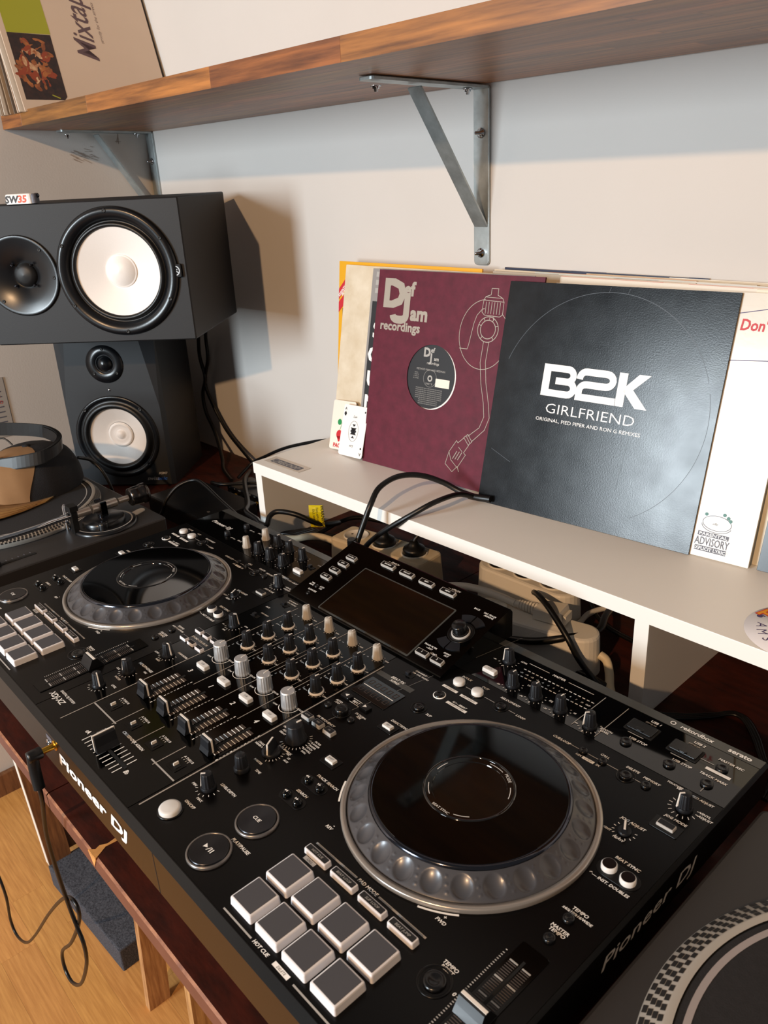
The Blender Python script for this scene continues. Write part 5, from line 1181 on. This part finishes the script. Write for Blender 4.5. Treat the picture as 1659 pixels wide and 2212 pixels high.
for k in range(7): b.text(('L', 'R', 'GND', 'IN', 'OUT', 'USB', 'DC')[k], 10+k*17, 22, 2.6, M=RX90, z=.2); b.text('IN', 10+k*17, 50, 2.6, z=26.3)
part('lettering', b, M['dimwhite'], rc)
for k in range(6): b = MB(); b.lathe([(4, 0), (4, 4), (2, 4), (2, 1), (0, 1)], 16, M=RX90); part('socket', b, M['gold' if k % 2 else 'satin'], rc, (14+k*18, -.2, 12))

def strip(lab, x, y, yw, L, W, H, m, nsock, sx0, dsx, oval=False, sr=19):
    t = thing('power_strip', lab, 'power strip', (x, y, -112.9), (0, 0, yw))
    b = MB(); b.rbox(L, W, H, W*.48 if oval else 9, 4, k=6, taper=2.5); part('housing', b, m, t)
    for k in range(nsock):
        b = MB(); b.lathe([(sr+2, 0), (sr+2, 1.6), (sr, 1.9), (sr-.5, .2), (0, .2)], 36); s = part('socket', b, M['cream'], t, (sx0+k*dsx, 0, H-.1)); b = MB(); b.disc(2.2, 0, 10, 0, T(-9, 0, .5)); b.disc(2.2, 0, 10, 0, T(9, 0, .5)); part('contacts', b, M['groove'], s)
    return t
ps1 = strip('cream power strip behind the screen, thick cord at its left end', -522, 380, 8, 192, 64, 54, M['beige'], 3, -60, 60)
ps2 = strip('white power strip farthest back under the white shelf', -282, 441, 1, 172, 56, 60, M['cream'], 3, -50, 47, True, 17)
ps3 = strip('white power strip in front with an empty connector lying on it', -208, 356, 13, 186, 50, 55, M['cream'], 1, -56, 50, True, 16)
def plugobj(lab, x, y, z, yw, m='cable', s=1.0):
    t = thing('power_plug', lab, 'plug', (x, y, z), (0, 0, yw))
    b = MB(); b.lathe([(17.5*s, 0), (18*s, 2), (18*s, 6), (16.5*s, 9), (12*s, 11), (8*s, 15), (6*s, 20), (0, 20.5)], 28); part('plug_body', b, M[m], t)
    b = MB(); b.tube([(0, 0, 16), (1, 5, 25), (6, 18, 33), (20, 44, 34), (40, 80, 22)], 4.0, 10); b.lathe([(7, 15), (7, 17)], 16); part('strain_relief', b, M[m], t)
    return t
plugobj('black power plug in the middle socket of the cream power strip', -522, 380, -57.5, -20); plugobj('black power plug in the right socket of the cream power strip', -462.6, 388.4, -57.5, -10)
plugobj('black power plug in the left socket of the rear white power strip', -332, 440, -51.5, 15, s=.9); plugobj('black power plug in the middle socket of the rear white power strip', -285, 441, -51.5, -12, s=.9); plugobj('small black plug at the right end of the rear power strip', -238, 442, -51.5, -12, s=.7)
# IEC connector
ic = thing('mains_connector', 'white mains connector lying on the front white power strip', 'connector', (-186, 370, -58.2), (0, 0, 12))
b = MB(); b.loft([[(-22, -14, 2), (20, -14, 2), (20, 14, 2), (-22, 14, 2)], [(-22, -15, 16), (14, -15, 20), (14, 15, 20), (-22, 15, 16)]], 0, False); b.box(18, 22, -10, 10, 3, 15); part('body', b, M['cream'], ic)
b = MB()
for k in range(7): b.lathe([(8.5-k*.4, 0), (8.5-k*.4, 2.6)], 16, M=T(-24-k*4.2, 0, 9) @ RY(90))
b.tube([(-20, 0, 9), (-54, 0, 9)], 5, 12, smooth=0); part('strain_relief', b, M['cream'], ic)

def cable(lab, pts, r, m='cable', name='cable', n=8, group=None, sm=6):
    o_ = pts[0]; b = MB(); b.tube(pts_rel(pts, o_), r, n, smooth=sm)
    return solo(name, b, M[m], lab, 'cable', o_, None, group)
dc = thing('display_cable', 'thick black cable arching from behind the screen over the white shelf', 'cable', (-458, 262, -20))
DO = (-458, 262, -20)
b = MB(); b.tube(pts_rel([(-456, 262, -8), (-454, 272, 12), (-451, 282, 35), (-449, 294, 58), (-456, 318, 74), (-456, 355, 80), (-445, 391, 74), (-423, 414, 62), (-401, 426, 50), (-376, 432, 46)], DO), 4.2, 12); part('cord', b, M['cable'], dc)
b = MB()
b.loft([[(-11, -7, 0), (11, -7, 0), (11, 7, 0), (-11, 7, 0)], [(-10, -6.5, 16), (10, -6.5, 16), (10, 6.5, 16), (-10, 6.5, 16)], [(-6, -5, 22), (6, -5, 22), (6, 5, 22), (-6, 5, 22)]], 0, False)
for k in range(4): b.lathe([(7.4-k*.5, 22+k*4), (7.4-k*.5, 25+k*4)], 18)
part('plug', b, M['cable'], dc, (2, 2, -4), (8, 0, 0))
cable('black cable running from behind the screen up over the shelf front edge', [(-492, 300, -60), (-483, 305, -28), (-458, 305, -2), (-429, 311, 22), (-399, 326, 45), (-381, 354, 60), (-383, 404, 56), (-376, 430, 46)], 4.0)
b = MB(); b.tube([(0, 0, 0), (14, 3, 0), (34, 8, 1)], 5, 12, smooth=2); solo('cable_plug', b, M['cable'], 'black cable end lying between the maroon and black sleeves', 'plug', (-384, 429, 46))
cable('black cable behind the left end of the white shelf', [(-1082, 460, -106), (-1082, 500, -83), (-1042, 510, -61), (-987, 512, -35), (-927, 512, -12), (-841, 520, 14), (-780, 535, 20)], 3.4)
cable('black cable hanging from the upper loudspeaker, left strand', [(-1200, 470, 236), (-1290, 530, 200), (-1329, 545, 117), (-1322, 548, 63), (-1340, 546, 21), (-1335, 545, -23), (-1296, 540, -66), (-1209, 500, -98), (-1160, 472, -109), (-1087, 446, -109)], 4.2)
cable('black cable hanging from the upper loudspeaker, right strand', [(-1160, 440, 236), (-1240, 520, 210), (-1290, 545, 160), (-1300, 549, 110), (-1329, 550, 51), (-1309, 550, 3), (-1258, 550, -55), (-1188, 545, -91), (-1087, 520, -109)], 4.0)
cable('grey black cable arching over the low black box', [(-1012, 232, -106), (-1005, 240, -92), (-1000, 249, -70), (-988, 272, -45), (-967, 297, -35), (-929, 298, -38), (-867, 289, -46), (-807, 285, -58), (-741, 288, -80), (-700, 300, -100)], 3.2)
cable('thick black cable looping around the left leg of the white shelf', [(-1103, 506, -108), (-990, 420, -78), (-855, 340, -66), (-812, 308, -60), (-750, 290, -52), (-728, 282, -50), (-713, 285, -50), (-724, 300, -42), (-720, 315, -37), (-691, 332, -40), (-667, 361, -60), (-682, 413, -80), (-720, 440, -100)], 4.6, n=10)
cable('black cable crossing behind the cream power strip cord', [(-730, 330, -108), (-705, 378, -98), (-705, 436, -92), (-690, 469, -90), (-660, 500, -100)], 4.2)
cable('thin black cable curling beside the small socket box', [(-1090, 420, -109), (-1077, 400, -106), (-1050, 378, -84), (-1010, 376, -78), (-987, 407, -80), (-960, 440, -84), (-900, 470, -108)], 3.4)
cable('thick cream cord entering the left end of the cream power strip', [(-760, 330, -104), (-722, 346, -100), (-700, 354, -92), (-676, 360, -86), (-650, 362, -83), (-616, 367, -84)], 6.2, 'beige', n=12)
for k in range(7):
    f = k*5.5
    cable('black cable in the tangle left of the cream power strip', [(-800+f, 330+f, -109), (-760+f*.8, 352+f, -104+k), (-715, 372+f*.6, -106+k*1.2), (-690+f, 395-f*.5, -100), (-640, 436+f*.4, -106), (-590, 470+f*.3, -109)], 3.2, group='tangled cables left of the power strip')
cable('white cord running left from the mains connector', [(-420, 320, -96), (-370, 338, -66), (-330, 350, -53), (-290, 356, -48.5), (-262, 358, -48.5), (-238, 358, -49)], 5.2, 'cream', n=12)
cable('white cord leaving the right end of the front power strip', [(-118, 378, -86), (-108, 378, -90), (-98, 370, -100), (-88, 356, -106), (-78, 342, -107), (-74, 318, -107)], 5.6, 'beige', n=12)
cable('thin white cord behind the mains connector', [(-176, 410, -84), (-190, 440, -95), (-199, 480, -100), (-185, 520, -105), (-120, 540, -108)], 4, 'cream')
cable('black cable crossing in front of the mains connector and down right', [(-240, 400, -50), (-218, 380, -38), (-178, 350, -30), (-141, 337, -50), (-123, 338, -75), (-102, 342, -97), (-73, 335, -107)], 4.0)
cable('thick black cable sweeping under the mains connector', [(-345, 401, -102), (-300, 345, -96), (-258, 326, -90), (-224, 330, -85), (-186, 334, -75), (-150, 352, -62), (-138, 401, -70), (-160, 453, -80), (-180, 497, -96)], 5.0, n=10)
cable('black printed cable along the table below the front power strip', [(-300, 320, -109), (-258, 326, -106), (-233, 340, -106), (-190, 345, -107), (-150, 352, -107), (-120, 352, -104), (-87, 352, -107)], 4.4)
cable('black cable lowest on the table right of the screen', [(-290, 300, -109), (-232, 322, -109), (-200, 328, -108), (-160, 336, -109), (-125, 338, -108), (-90, 338, -109)], 4.0)
cable('thin black cable under the white shelf beside its middle leg', [(-220, 510, -102), (-192, 484, -105), (-162, 473, -109), (-118, 466, -109)], 3.2)
for k in range(3):
    cable('thin black cables running together over the table right of the white shelf leg', [(-30, 335+4*k, -110.5), (-13, 348+5*k, -110.5), (7, 364+5*k, -110.5), (28, 389+4*k, -110.5), (41, 408+2.5*k, -110.5), (55+2*k, 408+2*k, -110.5), (76+3*k, 387+k, -110.5), (97+3*k, 359, -110.5), (115+4*k, 335, -110.5), (122+4*k, 300, -110.5)], 1.9, group='three thin cables on the table at right')
cable('black headphone lead trailing from the cap over the turntable', [(-1052, 118, 40), (-1061, 145, 24), (-1045, 158, -4), (-1042, 170, -60), (-1045, 178, -108)], 3.0)
# warning tag
tg = thing('warning_tag', 'folded yellow warning tag on a black cable by the white shelf', 'tag', (-670, 360, -66), frame(38, 0, 2).to_4x4().to_3x3())
b = MB(); b.loft([[(-12.5, 0, 0), (12.5, 0, 0), (12.5, 0, .6), (-12.5, 0, .6)], [(-12.5, 28, 1), (12.5, 28, 1), (12.5, 28, 1.6), (-12.5, 28, 1.6)], [(-12.5, 40, -2), (12.5, 40, 0), (12.5, 40, .6), (-12.5, 40, -1.4)]], 0, False); part('label', b, M['yellow'], tg)
b = MB(); b.text('WARNING', 8.5, 1, 5.6, z=1.9, rot=-90, bold=.03, align='R'); b.text('THIS APPLIANCE', 0, 1, 3.4, z=1.9, rot=-90, align='R'); b.text('IDLE, EARTHED', -6, 1, 3.4, z=1.9, rot=-90, align='R'); part('lettering', b, M['ink'], tg)
# headphone lead at the front
hc_ = thing('headphone_lead', 'black headphone lead plugged into the front and hanging over the table edge', 'cable', (-352, -216, -13))
HC = (-352, -216, -13)
b = MB(); b.lathe([(3.2, 0), (3.2, 12)], 16, M=RX90); part('jack', b, M['gold'], hc_)
b = MB(); b.lathe([(5, 12), (6, 13), (6, 24), (5.6, 26), (0, 26.4)], 20, M=RX90); b.tube([(0, -21, 2), (0, -22, -8), (2, -23, -20), (6, -24, -34)], 5.6, 12); part('plug_body', b, M['rubber'], hc_)
pts = [(-346, -240, -44), (-349, -240, -65), (-380, -238, -131), (-398, -234, -197), (-401, -231, -255), (-394, -230, -286), (-385, -230, -306), (-398, -230, -350), (-455, -230, -438), (-505, -230, -483), (-530, -229, -478), (-520, -228, -440), (-458, -228, -370), (-400, -227, -290), (-386, -226, -258), (-400, -226, -250), (-448, -226, -289), (-550, -226, -399), (-690, -226, -560), (-790, -226, -665), (-862, -226, -712), (-880, -226, -690), (-850, -226, -610), (-860, -226, -567), (-900, -226, -540)]
b = MB(); b.tube(pts_rel(pts, HC), 2.3, 8); part('cord', b, M['cable'], hc_)
